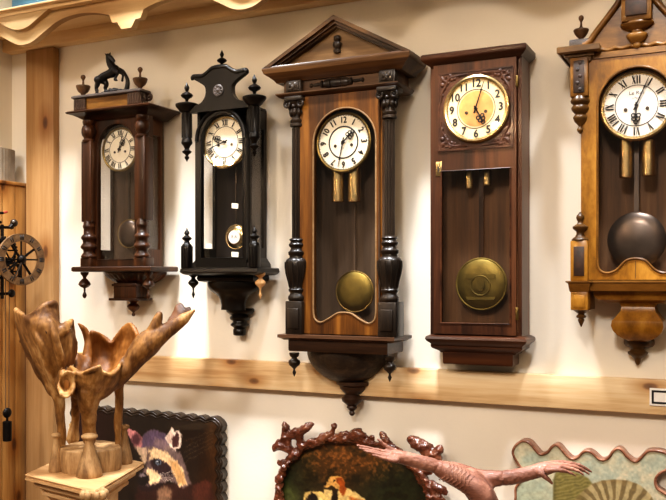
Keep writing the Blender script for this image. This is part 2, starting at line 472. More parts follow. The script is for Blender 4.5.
def door(root, outer, inner, d0, d1, mat, bead=None, beadr=.0025, beadmat=None):
    fr = B().prism([outer, inner[::-1]], d0, d1).obj('door', mat, root)
    B().prism(inner, d0+(d1-d0)*.45, d0+(d1-d0)*.45+.002).obj('door_glass', 'glass', fr)
    if bead:
        B().tube([(p[0], -d1, p[1]) for p in inner], beadr, 8, True).obj('door_bead', beadmat or mat, fr)
    return fr
def pendulum(root, x, d, ztop, zb, r, rod, bobmat, ry=None, rim=None, rodw=.006):
    b = B().box(x-rodw/2, x+rodw/2, d-.002, d+.002, zb, ztop); b.obj('pendulum_rod', rod, root)
    b = B()
    prof = [(-.012, 0.02), (-.010, .6), (-.005, .92), (0, 1), (.005, .92), (.010, .6), (.012, .02)]
    rows = [[b.bm.verts.new((x+r*k*math.cos(2*PI*i/40), -d-y, zb+r*k*math.sin(2*PI*i/40))) for i in range(40)] for y, k in prof]
    for a, c in zip(rows, rows[1:]):
        for i in range(40): b.bm.faces.new((a[i], a[(i+1) % 40], c[(i+1) % 40], c[i]))
    b.bm.faces.new(rows[0][::-1]); b.bm.faces.new(rows[-1])
    o = b.obj('pendulum_bob', bobmat, root, 1.2)
    if rim: B().ring(x, zb, d, r, .003, 40).obj('bob_rim', rim, o)
    return o
def weight(root, x, d, z0, z1, r):
    b = B().lathe(x, d, [(z0, r*.9), (z0+.002, r), (z0+.004, r), (z1-.004, r), (z1-.002, r), (z1, r*.9)], 20)
    o = b.obj('weight', 'brass', root, .5); return o
# ---------------------------------------------------------------- the setting
XL, XR = -1.2805, 2.1
struct(B().box(XL-.1, XR, -.1, 0, 0, 2.5), 'wall_back', 'plaster')
struct(B().box(XL-.1, XR, -.1, 0, 2.5, 3.3), 'wall_upper', 'blue')
struct(B().box(XL-.1, XL, 0, 1.5, 0, 3.3), 'wall_left', 'plaster')
struct(B().box(XL-.1, XR, -.1, 4.5, -.05, 0), 'floor', 'floor')
b = B().box(-1.184, -1.056, 0, .030, 0, Z(42, 48, .03), .004); struct(b, 'trim_1', 'pine')
b = B().box(-1.056, XR, 0, .03, 1.272, 1.357, .003); struct(b, 'trim_2', 'pineX')
b = B().box(XL, XR, 0, .045, 2.411, 2.455, .003); struct(b, 'trim_3', 'pineD')
b = B().box(XL, XR, 0, .245, 2.452, 2.47); struct(b, 'trim_4', 'pineD')
# wavy cut fascia in two layers
half = [(25, 45), (33, 42), (45, 32), (57, 22.5), (70, 16.5), (85, 13.3), (100, 13.6), (110, 15.5), (113, 23), (118, 22.5), (122, 29.5)]
xl = X(25, .22); xt = X(127, .22)
hp = [(X(px, .22)-xl, Z(px, py, .22)) for px, py in half]
hp = smoothpts(hp[:8], 4)+hp[8:]
HALF = xt-xl
unit = hp+[(2*HALF-s, z) for s, z in hp[::-1]]
for nm, d0, d1, dz in (('trim_5', .20, .224, 0), ('trim_6', .224, .242, .044)):
    low = []
    for k in range(-1, 4):
        low += [(xl+k*2*HALF+s, z+dz) for s, z in unit]
    low = [(x, min(z, 2.4555)) for x, z in low if XL < x < XR]
    if dz:
        low = [(x, z) for x, z in low if True]
        low = [(x, 2.4555 if abs(((x-xl) % (2*HALF))-HALF) < HALF*.55 else z) for x, z in low]
    poly = [(XL, low[0][1])]+low+[(XR, low[-1][1]), (XR, 2.4635), (XL, 2.4635)]
    struct(B().prism(poly, d0, d1), nm, 'fascia')
b = B().box(XL, XR, .19, .262, 2.4635, Z(0, 9, .262), .004); struct(b, 'trim_7', 'pineX')

# ---------------------------------------------------------------- tall pine cupboard at the left edge
xf = -1.204
r = thing('tall_cupboard', 'honey coloured pine cupboard with upright planks at the left edge', 'cupboard', (-1.247, -.3, 0))
b = B(); ds = [.001, .058, .116, .20, .30, .42, .54]
for a, c in zip(ds, ds[1:]): b.box(XL+.002, xf, a+.0008, c-.0008, .0, 1.934, .003)
b.obj('side_panel', 'honey', r)
B().box(XL+.002, xf+.006, .001, .55, 1.934, 1.946, .003).obj('top', 'honey', r)
# ribbed roll standing on the cupboard
r = thing('ribbed_roll', 'grey ribbed upright roll standing on top of the pine cupboard', 'roll', (-1.245, -.09, 1.946))
b = B(); n = 60
prof = [(1.947, 1), (2.06, 1)]
rows = [[b.bm.verts.new((-1.245+(.030+.002*(i % 2))*math.cos(2*PI*i/n), -.09+(.06+.003*(i % 2))*math.sin(2*PI*i/n), z)) for i in range(n)] for z, k in prof]
for i in range(n): b.bm.faces.new((rows[0][i], rows[0][(i+1) % n], rows[1][(i+1) % n], rows[1][i]))
b.bm.faces.new(rows[1]); b.bm.faces.new(rows[0][::-1])
b.obj('roll', 'slat', r)
# ================================================================ CLOCK 1: walnut wall clock with horse
def L(px, py, d): return Z(px, py, d)
xc = -.705
r = thing('wall_clock', 'small walnut wall clock crowned by a prancing horse', 'clock', (xc, 0, L(128, 313, .05)))
zt, zb = L(110, 112, .15), L(110, 268, .15)        # underside of cornice / top of shelf
zbody = L(82, 119, .14)
case(r, xc-.102, xc+.102, zb, zbody+.004, .096, 'walnut', 'backw', True, .012)
gx0, gx1 = X(101, .12), X(101, .12)+.142
zs = L(117, 148, .12)
inn = arch(xc-.080, xc+.070, zb+.028, zs+.004, .076)
door(r, rect(xc-.097, xc+.097, zb+.004, zbody-.002), inn, .096, .112, 'walnut', True, .0022)
dial(r, xc-.010, zs, .086, .0685, 'roman', 1, 3, 'enamel', 'brassd', .004)
pendulum(r, xc, .05, zs-.07, L(127, 234, .05), .045, 'steel', 'gun', rim='brassd')
for k in (-1, 1):                                   # corner pilasters
    px = 87 if k < 0 else 143.5
    x = xc+k*.107; d = .124
    b = B()
    def zz(py): return L(87, py, .135)
    b.box(x-.0195, x+.0195, .09, .139, zz(222), zz(141), .003)
    b.box(x-.0215, x+.0215, .09, .141, zb, zz(258), .002)
    b.box(x-.016, x+.016, .09, .116, zz(141), zbody+.002)
    b.obj('pilaster', 'walnut', r)
    s = 2.78/F
    b = B().lathe(x, d, [(zz(py), hw*s) for py, hw in ((142.5, 5.6), (141.5, 6.4), (140, 6.4), (139, 4.8), (137.5, 5), (135.5, 6.6), (132.5, 7.3), (129.5, 7.3), (126.5, 6.4), (125, 5), (124.5, 5.6), (122.5, 6.2), (120.5, 6.2))], 20)
    b.obj('capital_ball', 'walnut', r, .9)
    b = B().lathe(x, d, [(zz(py), hw*s) for py, hw in ((258, 7.2), (256.5, 7.8), (255.5, 7.4), (252.5, 5.3), (250, 5.6), (248.5, 7.6), (247, 8.2), (245.5, 7.6), (243, 5.8), (240.5, 6), (239, 7.4), (237.5, 7.8), (236, 7), (234, 5.2), (229, 5), (227.5, 5.8), (226, 6), (224.5, 5.4), (222, 5), (220, 4.6))], 20)
    b.obj('turned_base', 'walnut', r, .9)
    if 1:                                           # hanging drops under the shelf
        xd = xc+k*.128
        b = B(); zd = L(87, 272, .14)
        b.lathe(xd, .12, [(zd-(py-272)*s*1.0, hw*s) for py, hw in ((298, .3), (297, 1.6), (295, 2.3), (293, 1.6), (291.5, .9), (288, 1.1), (286.5, 4.2), (284.5, 6.2), (282, 5.4), (279.5, 3.2), (278, 1.6), (276, 2.2), (274, 4), (272, 4.2))], 16)
        b.obj('drop_finial', 'walnut', r, .9)
b = B(); z0, z1 = L(70, 271.8, .15), L(70, 266.8, .15)
b.stack(xc-.158, xc+.158, .150, [(z0, -.004), (z0+.003, 0), (z1-.003, 0), (z1, -.003)]); b.obj('shelf', 'walnutX', r)
b = B(); z0, z1 = zbody, L(67, 114, .155)
b.stack(xc-.118, xc+.118, .118, [(z0-.006, 0), (z0, .012), (z0+.006, .022), (z0+.013, .036), (z1-.002, .048), (z1+.002, .05), (z1+.006, .044), (z1+.009, .03)]); b.obj('cornice', 'walnutX', r)
ztop = z1+.009
xk = xc-.019
b = B(); zc0, zc1 = ztop-.003, L(73, 98.5, .125)-.0095
b.box(xk-.108, xk+.108, .105, .140, zc0, zc1); b.obj('crest_panel', 'burlX', r)
for k in (-1, 1):
    b = B(); x0 = xk+k*.108
    b.box(x0-.024, x0+.024, .10, .146, zc0, zc1)
    for j in range(5): b.tube([(x0-.018+j*.009, -.146, zc0+.006), (x0-.018+j*.009, -.146, zc1-.002)], .0035, 6)
    for j in range(4): b.tube([(x0+k*.024, -.140+j*.011, zc0+.006), (x0+k*.024, -.140+j*.011, zc1-.002)], .0035, 6)
    b.obj('fluted_block', 'umber', r)
b = B(); b.stack(xk-.132, xk+.132, .144, [(zc1-.001, .0), (zc1+.003, .007), (zc1+.008, .007), (zc1+.011, .002)], d0=.095); b.obj('crest_cap', 'slate', r)
zcap = zc1+.011
for k in (-1, 1):
    s = 2.8/F
    b = B(); x = xk+k*.115
    b.lathe(x, .12, [(zcap+(94.5-py)*s, hw*s) for py, hw in ((94.5, 3.2), (93.5, 3.4), (92.8, 1.8), (91.5, 2.4), (89.5, 5), (87, 6.4), (85.4, 6.8), (84.6, 7.2), (83.6, 7), (83.2, 4), (82.4, 1.4), (79, .9), (77.5, 1.2), (76.6, 2), (75, 2.6), (73.4, 2), (72.6, .4))], 18)
    b.obj('urn_finial', 'urn', r, .9)
b = B()                                             # scrolled ear beside the crest
b.ring(xk+.142, zcap-.022, .11, .010, .004, 20); b.ball((xk+.142, -.11, zcap-.022), .005); b.obj('side_scroll', 'umber', r)
# horse
s = 2.68/F; hx = X(112, .12); hz = zcap; hy = -.12
def H(px, py, y=0): return Vector((hx+(px-112)*s*1.13, hy+y, hz+(95-py)*s))
b = B()
def limb(*a): chain(b, [(H(px, py, y), rr*1.12*s) for px, py, y, rr in a], 8, 4)
limb((98.5, 79.5, 0, 3.9), (103, 77, 0, 4.0), (109, 75, 0, 4.0), (114.5, 73.6, 0, 4.8), (116.6, 71, 0, 4))          # trunk
limb((115, 71, 0, 4.2), (112, 66, 0, 3.5), (109.5, 61, 0, 2.8), (108.6, 57, 0, 2.3))                              # neck
limb((108.2, 56.4, 0, 2.3), (111.5, 58.6, 0, 1.9), (114.4, 61.4, 0, 1.3), (115.6, 62.6, 0, 1.1))                  # head
limb((107.6, 56, -.006, 1.0), (106.3, 54.4, -.007, .5)); limb((109, 54.6, .006, 1.0), (109.2, 52.6, .007, .45))  # ears
limb((106.9, 57, 0, 1.2), (107.6, 62, 0, 1.4), (109, 67, 0, 1.3), (111, 70, 0, 1))                                # mane
for y, dx in ((-.008, 0), (.008, 6.5)):                                                                           # hind legs
    limb((98+dx*.5, 80, y, 3.6), (98.2+dx, 84.5, y, 2.3), (96.6+dx, 88, y, 1.8), (97.8+dx, 91, y, 1.4), (97+dx, 94, y, 1.7))
limb((116, 72.5, -.008, 2.6), (119.5, 74.5, -.01, 1.9), (121.6, 76, -.01, 1.5), (119.6, 79.4, -.01, 1.2), (118.2, 82, -.01, 1.5), (120.4, 83.2, -.01, 1.0))
limb((116.6, 71.5, .008, 2.6), (120.6, 74.2, .01, 1.8), (123, 76.5, .01, 1.4), (122.4, 80, .01, 1.1), (122, 82.5, .01, 1.3))
limb((97, 80, 0, 1.3), (94.8, 83.5, 0, 1.6), (95, 89, 0, 1.8), (96.2, 93.4, 0, 1.2))                              # tail
ho = remeshed(b, 'prancing_horse', 'bronze', r, .0022, 2)
b = B()
chain(b, [(H(118, 69, .008), 1.0*s), (H(122.5, 72.4, .01), 1.5*s), (H(125.6, 77, .01), 1.7*s), (H(128, 83, .01), 2.2*s), (H(127.4, 90, .01), 2.6*s), (H(125, 94, .01), 2.2*s)], 8, 4)
for px, py, rr in ((103, 94, 2.4), (107.5, 93, 3.2), (113, 93, 3.6), (118, 93, 3.4), (123, 93.6, 2.8), (127, 94, 2.2), (111, 90.6, 1.6), (115.5, 90.8, 1.8)): b.ball(H(px, py, 0), rr*s, sy=1.6, sz=.75)
remeshed(b, 'rocky_support', 'bronze', ho, .0025, 2)
# bracket below
s = 2.86/F; zsb = L(100, 272, .1)
b = B(); b.lathe(xc+.0, .0, [(zsb-(py-272)*s, hw*s) for py, hw in ((285, 12), (284, 17), (281, 25), (277.5, 31), (275, 33.5), (273.5, 34.5), (272, 34.5))], 64, half=True, sx=.98, sy=.98, gad=16, gz=(zsb-.042, zsb-.006))
b.obj('gadrooned_bowl', 'walnut', r, .9)
b = B(); z = zsb-(284-272)*s
b.box(xc-.046, xc+.046, .0, .075, z-.048, z+.006, .003); b.box(xc-.058, xc+.058, .0, .085, z-.052, z-.044, .002); b.box(xc-.05, xc+.05, 0, .08, z-.006, z+.002, .002); b.obj('bracket_block', 'walnut', r)
b = B(); z -= .052
b.lathe(xc, .028, [(z-.052, .001), (z-.050, .005), (z-.045, .006), (z-.040, .003), (z-.036, .007), (z-.028, .017), (z-.020, .021), (z-.013, .016), (z-.009, .010), (z-.004, .014), (z, .022), (z+.003, .022)], 18); b.obj('pendant', 'walnut', r, .9)

settle(r, .010, .94)

# ================================================================ CLOCK 2: ebonised clock
xc = -.308
r = thing('wall_clock', 'black ebonised wall clock with shaped crest and spire finials', 'clock', (xc, 0, L(239, 336, .03)))
zb = L(215, 268, .13); zbody = L(215, 108, .12)
case(r, xc-.092, xc+.092, zb, zbody, .108, 'ebony', 'backb', True, .012)
zs = L(225.5, 141, .12); s = 2.63/F
inn = arch(xc-.068, xc+.078, zb+.030, zs+.004, .076)
oa = arch(xc-.090, xc+.090, zb+.004, zs+.004, .094)
door(r, oa, inn, .108, .124, 'ebony', True, .0022)
b = B(); b.tube(smoothpts([(p[0], -.124, p[1]) for p in arch(xc-.084, xc+.084, zs-.02, zs+.004, .090)[2:]], 2), .006, 8); b.obj('arch_moulding', 'ebony', r)
dial(r, xc+.001, zs, .098, .075, 'roman', 9, 42, 'enamel', 'brass', .0055)
zbob = L(234, 237, .07)
bo = pendulum(r, xc+.012, .05, zs-.07, zbob, .036, 'steel', 'brass', rim='brass', rodw=.004)
B().disc(xc+.012, zbob, .062, .0635, .020, seg=32).obj('bob_centre', 'enamelw', bo)
b = B(); addtext(b, 'R A', xc+.012, zbob, .0640, .013); b.obj('bob_lettering', 'ink', bo, None)
for px, py, w, h in ((236, 206, 6.5, 5.5), (210, 246, 5.5, 5), (236, 254.5, 7, 5.5)):
    q = [P(px+a*w/2, py+c*h/2, .1195) for a, c in ((-1, -1), (1, -.8), (.9, 1), (-1, .8))]
    B().prism([(v.x, v.z) for v in q], .1185, .1193).obj('price_tag', 'tag', r)
B().box(xc-.096, xc+.096, .012, .134, zbody-.003, zbody+.003, .002).obj('top_board', 'ebony', r)
# crest board
crest = [(198, 106), (204, 103), (208, 97), (209, 91), (206, 86), (200, 82), (193, 78.5), (192, 76), (197, 75.5), (203, 75), (209, 71), (214, 67), (220, 65.5), (226, 66), (231, 68.5), (236, 72.5), (243, 73), (248, 72), (249, 74.5), (245, 79), (239, 84), (236, 89), (236.5, 95), (240, 100), (247, 103.5)]
pc = [P(px, py, .13) for px, py in crest]; xm = (pc[0].x+pc[-1].x)/2
hl = [(p.x, p.z) for p in pc]; z106 = zbody-.004
sp = [(xc+(x-xm)*(.98 if i < 4 else .86), z106+(z-z106)*.95) for i, (x, z) in enumerate(hl[:13])]
sp = smoothpts(sp, 4)
poly = sp+[(2*xc-x, z) for x, z in sp[::-1]][1:]
poly = [(xc-.104, z106-.008), (xc-.104, z106-.002)]+poly+[(xc+.104, z106-.002), (xc+.104, z106-.008)]
b = B().prism(poly, .114, .135); b.obj('crest_board', 'ebony', r)
capl = [p for p in sp if p[1] > hl[6][1]-.003]
b = B(); b.tube([(x, -.130, z) for x, z in capl]+[(2*xc-x, -.130, z) for x, z in capl[::-1]][1:], .008, 8); b.obj('crest_moulding', 'ebony', r, .9)
zr = L(221, 91, .13)
b = B(); b.ring(xc, zr, .136, .015, .003, 24); b.disc(xc, zr, .134, .140, .009, seg=20); b.ball((xc, -.141, zr), .005, sy=.5)
for i in range(8): b.ball((xc+.0115*math.cos(PI*i/4), -.138, zr+.0115*math.sin(PI*i/4)), .003)
b.obj('rosette', 'slate', r)
def spire(b, x, d, z, h, w):
    b.lathe(x, d, [(z, w*.55), (z+h*.06, w*.5), (z+h*.1, w*.22), (z+h*.2, w*.3), (z+h*.3, w*.85), (z+h*.38, w), (z+h*.46, w*.8), (z+h*.54, w*.3), (z+h*.58, w*.18), (z+h*.64, w*.32), (z+h*.74, w*.42), (z+h*.84, w*.28), (z+h, .0005)], 16)
b = B(); spire(b, xc, .115, sp[-1][1]+.004, 15.5*s*1.04, 5*s); b.obj('spire_finial', 'ebony', r, .9)
for k in (-1, 1):
    x = xc+k*.1185; d = .126
    def zz(py): return L(187, py, .13)
    b = B(); b.lathe(x, d, [(zz(py), hw*s) for py, hw in ((113, 5.4), (112, 7), (110, 8.4), (107.5, 10.6), (106, 11.3), (104.5, 11.3), (103.5, 9))], 24); b.obj('column_capital', 'ebony', r, .9)
    b = B(); spire(b, x, d, zz(103.6), 20.5*s, 6.2*s); b.obj('spire_finial', 'ebony', r, .9)
    b = B(); b.lathe(x, d, [(zz(py), hw*s) for py, hw in ((141, 5.2), (140, 5.2), (139, 4.6), (113, 4.6), (112.5, 5)) ], 16)
    for j in range(8): b.tube([(x+4.5*s*math.cos(PI*j/4+.2), -d+4.5*s*math.sin(PI*j/4+.2), zz(138)), (x+4.5*s*math.cos(PI*j/4+.2), -d+4.5*s*math.sin(PI*j/4+.2), zz(114))], 1.1*s, 6)
    b.obj('half_column', 'ebony', r, .8)
    b = B(); b.lathe(x, d, [(zz(py), hw*s) for py, hw in ((162, .2), (160, 1), (158.5, 2.2), (157, 2.4), (156, 1.2), (154.5, 2), (153, 4.4), (151.5, 4.8), (150.5, 3), (149, 2.2), (146, 3.6), (144, 5.4), (142.5, 5.6), (141, 5.2))], 16); b.obj('drop_finial', 'ebony', r, .9)
    b = B(); b.lathe(x, d, [(zz(py), hw*s) for py, hw in ((247, 5), (245, 5), (243.5, 3.2), (241, 2.4), (239.5, 4.6), (238, 5), (236.5, 3), (235, 1.6), (233.5, 2.8), (232, 2.4), (230, 1), (228, .3))], 16); b.obj('base_finial', 'ebony', r, .9)
    b = B(); b.box(x-4.4*s, x+4.4*s, d-.014, d+.014, zb, zz(246), .002)
    for j in range(3): b.tube([(x-3*s+j*3*s, -d-.014, zb+.004), (x-3*s+j*3*s, -d-.014, zz(248))], .0028, 6)
    b.obj('base_pillar', 'ebony', r, .8)
    b = B(); zd = L(190, 274, .12)
    b.lathe(x, .09, [(zd-(py-275)*s, hw*s) for py, hw in ((299, .3), (297, 1), (295, 1.8), (293.5, 1.2), (292, .8), (289, 1), (287, 2.8), (285, 5), (283.5, 5.4), (282, 4.6), (280, 2.4), (278.5, 2), (276.5, 4.6), (275, 5), (273, 5))], 16)
    o = b.obj('drop_finial', 'ebony' if k < 0 else 'lightwood', r, .9)
    if k > 0: o['label'] = 'pale unstained drop finial'
b = B(); z0 = L(190, 268, .13); z1 = z0
b.stack(xc-.092, xc+.092, .108, [(z0, .014), (z0+.012, .013), (z0+.024, .004), (z0+.03, 0)])
b.obj('plinth', 'ebony', r)
b = B(); zs0 = L(190, 274, .13)
b.stack(xc-.120, xc+.120, .124, [(zs0-.004, .0), (zs0, .010), (zs0+.006, .016), (z0-.002, .014), (z0, .010)]); b.obj('shelf', 'ebony', r)
b = B(); z = zs0-.003
def zz(py): return L(227, py, .07)
b.stack(xc-.085, xc+.085, .085, [(zz(282)-.001, -.002), (zz(281), .012), (zz(278), .015), (zz(275), .012), (z, .012)])
b.obj('bracket_top', 'ebony', r)
b = B(); b.lathe(xc, .047, [(zz(py), hw*s) for py, hw in ((310, 16), (305, 15.6), (300, 17), (296, 20), (293, 25), (290.5, 30), (287.5, 33), (284, 34), (281.5, 34))], 28, sx=.86, sy=.45); b.obj('bracket_bowl', 'ebony', r, .5)
b = B(); b.lathe(xc, 0, [(zz(py), hw*s) for py, hw in ((315.5, 12), (314, 15), (312, 17), (310, 17.5), (308.5, 16))], 24, half=True, sx=.9, sy=.8)
b.lathe(xc+.002, .012, [(zz(py), hw*s) for py, hw in ((336.5, 4), (335.5, 6.4), (333, 6.6), (330, 6.6), (329, 5.6), (327.5, 7), (326, 9.2), (324.5, 9.2), (323, 7.4), (321.5, 7), (320, 9.6), (318, 10.2), (316.5, 9), (315, 7.6), (313, 7.6))], 18)
b.obj('pendant', 'ebony', r, .9)

settle(r, .014, .93)

# ================================================================ CLOCK 3: tall clock with triangular pediment
xc = .085
r = thing('wall_clock', 'tall oak and dark wood clock with triangular pediment', 'clock', (xc, 0, L(354, 418, .03)))
zb = L(340, 338.5, .15)                              # top of shelf at its left front
zb = L(290, 334.2, .145); zm = L(276, 98, .14)
zcap = L(300, 100, .14)
ztopb = L(300, 84, .12)
case(r, xc-.128, xc+.128, zb, zcap+.03, .105, 'oak', 'backw', False)
zs = L(343.2, 142, .12)
z0 = L(340, 322, .11); zk = L(343, 312.5, .11); h = .095
xh = xc+.022
bot = smoothpts([(xh-h, z0+.035), (xh-h+.004, z0+.010), (xh-h+.022, z0-.001), (xh-h+.048, z0+.010), (xh-.022, zk-.002), (xh, zk+.001), (xh+.022, zk-.002), (xh+h-.048, z0+.010), (xh+h-.022, z0-.001), (xh+h-.004, z0+.010), (xh+h, z0+.035)], 5)
n = 20
topa = [(xh+h*math.cos(PI*i/n)*1.0, zs-.002+.093*math.sin(PI*i/n)) for i in range(n+1)]
inn = bot+topa
door(r, rect(xc-.124, xc+.124, zb+.003, zcap+.024), inn, .105, .124, 'oak', True, .0026, 'ped')
dial(r, xc+.011, zs, .102, .0805, 'fancy', 1, 32, 'enamel', 'brassd', .0045)
for px in (343, 359.5): 
    d = .075; weight(r, X(px, d), d, L(px, 202.5, d), L(px, 166, d), .0185)
pendulum(r, X(360, .05), .05, zs-.08, L(355.5, 291.5, .05), .057, 'backw', 'brasso', rim='brassd')
# pediment parts
b = B(); zt0 = L(276, 82, .14); zt1 = L(261.3, 70, .15)
b.stack(xc-.194, xc+.190, .118, [(zt0-.002, 0), (zt0+.006, .006), (zt0+.014, .016), (zt0+.022, .028), (zt1-.004, .032), (zt1, .032), (zt1+.004, .030)]); b.obj('cornice', 'oakX', r)
xw = .221; zp0 = zt1+.003; za = L(334, 17, .14)
b = B().prism([(xc-xw+.02, zp0), (xc+xw-.02, zp0), (xc, za-.012)], .01, .112); b.obj('pediment_panel', 'ped', r)
b = B()
for t0, t1, dd in ((0, .010, .150), (.010, .017, .140), (.017, .022, .130)):
    w = xw; q = (za-zp0)/w
    o_ = lambda t: [(xc-w+t*2.0, zp0), (xc, za-t*1.25), (xc+w-t*2.0, zp0)]
    A, Bp = o_(t0), o_(t1)
    b.prism([A[0], A[1], Bp[1], Bp[0]], .01, dd); b.prism([A[1], A[2], Bp[2], Bp[1]], .01, dd)
b.obj('raking_cornice', 'oakX', r)
b = B(); zo = L(333, 45, .13)
b.lathe(xc-.002, .118, [(zo-.024, .004), (zo-.022, .010), (zo-.015, .011), (zo-.012, .006), (zo-.008, .010), (zo, .0135), (zo+.006, .011), (zo+.010, .006), (zo+.012, .010), (zo+.021, .011), (zo+.024, .008)], 16, sy=.7); b.obj('pediment_boss', 'darkoak', r, .9)
b = B(); zf0 = L(276, 95, .14); b.box(xc-.172, xc+.172, .01, .112, zf0-.004, zt0+.004); b.obj('frieze', 'oakX', r)
for k in (-1, 1): 
    b = B(); x = xc+.008+k*.142
    b.box(x-.024, x+.024, .1, .130, zf0, zt0, .003); b.box(x-.018, x+.018, .13, .134, zf0+.006, zt0-.004, .002)
    for j in (-1, 0, 1): b.ball((x+j*.008, -.134, (zf0+zt0)/2+(.003 if j else -.003)), .0055, sy=.45, sz=1.4, seg=8)
    b.obj('frieze_block', 'darkoak', r)
b = B(); zf = (zf0+zt0)/2+.001
def hl(prof, x0):                                    # turned piece lying on the frieze
    rows = [[b.bm.verts.new((x0+x, -.112-q*max(0, math.sin(a)), zf+q*math.cos(a))) for a in [PI*i/8 for i in range(9)]] for x, q in prof]
    for A, Bq in zip(rows, rows[1:]):
        for i in range(8): b.bm.faces.new((A[i], A[i+1], Bq[i+1], Bq[i]))
sp_ = [(-.084, .002), (-.082, .006), (-.078, .0065), (-.074, .003), (-.068, .0045), (-.055, .005), (-.050, .003), (-.048, .009), (-.042, .010), (-.040, .007), (-.036, .011), (-.018, .0125), (-.016, .010), (-.012, .0125), (0, .013)]
hl(sp_+[(-x, q) for x, q in sp_[::-1]][1:], xc-.006); b.obj('frieze_spindle', 'darkoak', r, .8)
b = B(); b.stack(xc-.170, xc+.170, .125, [(zf0-.013, 0), (zf0-.009, .010), (zf0-.003, .016), (zf0, .016)]); b.obj('frieze_moulding', 'oakX', r)
s = 2.42/F
def zl(py): return L(295, py, .14)
dz3 = zb-zl(334.2)
for k in (-1, 1):
    x = xc+.0135+k*.141; d = .118
    zz = lambda py: zl(py)
    b = B(); b.lathe(x, d, [(zz(py), hw*s) for py, hw in ((127, 5.6), (126, 7), (124, 7), (123, 5.8), (122, 6.6), (120, 6.8), (119, 5.2), (114, 5), (108, 6), (103, 8.4), (101.5, 9)) ], 18)
    for j in range(8):
        a = 2*PI*j/8
        b.ball((x+6*s*math.cos(a), -d+6*s*math.sin(a), zz(112)), 2.6*s, sz=1.7, seg=8); b.ball((x+8*s*math.cos(a), -d+8*s*math.sin(a), zz(107)), 2*s, seg=8)
    for j in (-1, 1): b.ring(x+j*.021, zz(104.5), d+.022, .008, .004, 16); b.ball((x+j*.021, -d-.022, zz(104.5)), .004)
    b.box(x-.028, x+.028, .09, d+.030, zz(101.5), zf0-.012, .002)
    b.obj('capital', 'darkoak', r, .7)
    b = B(); b.lathe(x, d, [(zz(241), 4.2*s), (zz(126), 3.9*s)], 16)
    for j in range(10):
        a = 2*PI*j/10; q = (x+3.9*s*math.cos(a), -d+3.9*s*math.sin(a))
        b.tube([(*q, zz(238)), (*q, zz(128))], .0038, 6)
    b.obj('fluted_column', 'darkoak', r, .8)
    b = B(); b.lathe(x, d, [(zz(py), hw*s) for py, hw in ((301, 8), (299, 9), (296.5, 9), (295, 7.6), (293, 7), (291, 8.4), (289.5, 8.6), (288, 7.4), (286, 7), (281, 8.6), (274, 10.6), (267, 11.7), (262, 11.8), (259.5, 10.6), (257.5, 7.6), (256, 7.4), (254.5, 8.8), (252, 9), (250.5, 7), (248, 6.2), (246.5, 7.8), (244.5, 8.4), (243, 7), (241.5, 6.2), (240, 8), (239, 7.4), (238, 5))], 24)
    for j in range(12):
        a = 2*PI*j/12
        b.tube([(x+q*s*math.cos(a), -d+q*s*math.sin(a), zz(py)) for py, q in ((288, 7.2), (281, 8.6), (274, 10.6), (267, 11.7), (262, 11.6))], .003, 6)
    b.obj('turned_vase', 'darkoak', r, .8)
    b = B(); b.box(x-.0265, x+.0265, .075, .142, zb, zz(301), .003); b.box(x-.018, x+.018, .142, .148, zb+.016, zz(308), .005)
    b.obj('column_plinth', 'darkoak', r, .6)
    xd = xc+.006+k*.146; zd = L(295, 353.5, .12); s2 = 2.4/F
    b = B(); b.lathe(xd, .11, [(zd-(py-354)*s2, hw*s2) for py, hw in ((377, .3), (375, 1.2), (373, 2), (371, 1.2), (369.5, 1), (367.5, 3), (365.5, 5.4), (363, 6.2), (361, 5.8), (359.5, 3.4), (358, 2.6), (356.5, 4.6), (354.5, 5.2), (353, 5.2))], 16); b.obj('drop_finial', 'darkoak', r, .9)
b = B(); b.stack(xc-.170, xc+.172, .142, [(zb-.016, -.008), (zb-.012, -.002), (zb-.009, .006), (zb-.001, .006), (zb, .002)]); b.obj('shelf', 'umber', r)
b = B(); b.stack(xc-.150, xc+.152, .128, [(zb-.048, -.002), (zb-.044, 0), (zb-.016, .0)]); b.obj('shelf_block', 'umber', r)
zt = zb-.046; R_ = .124; hh = .098
b = B(); b.lathe(xc-.016, 0, [(zt-hh*math.sin(PI/2*i/10), max(R_*math.cos(PI/2*i/10), .034)) for i in range(10, -1, -1)], 28, half=True, sy=.95); b.obj('carved_bowl', 'carvedbowl', r, .9)
z = zt-hh
b = B(); b.lathe(xc, 0, [(z-.030, .024), (z-.022, .034), (z-.014, .040), (z-.007, .040), (z-.003, .050), (z+.006, .050), (z+.008, .040)], 22, half=True)
b.lathe(xc+.001, .014, [(z-.092, .001), (z-.090, .006), (z-.084, .009), (z-.078, .006), (z-.074, .010), (z-.068, .016), (z-.063, .013), (z-.057, .020), (z-.050, .029), (z-.042, .031), (z-.036, .026), (z-.031, .020), (z-.027, .022), (z-.02, .026), (z-.012, .024)], 20); b.obj('pendant', 'umber', r, .9)

settle(r, .024, .90, -.008)

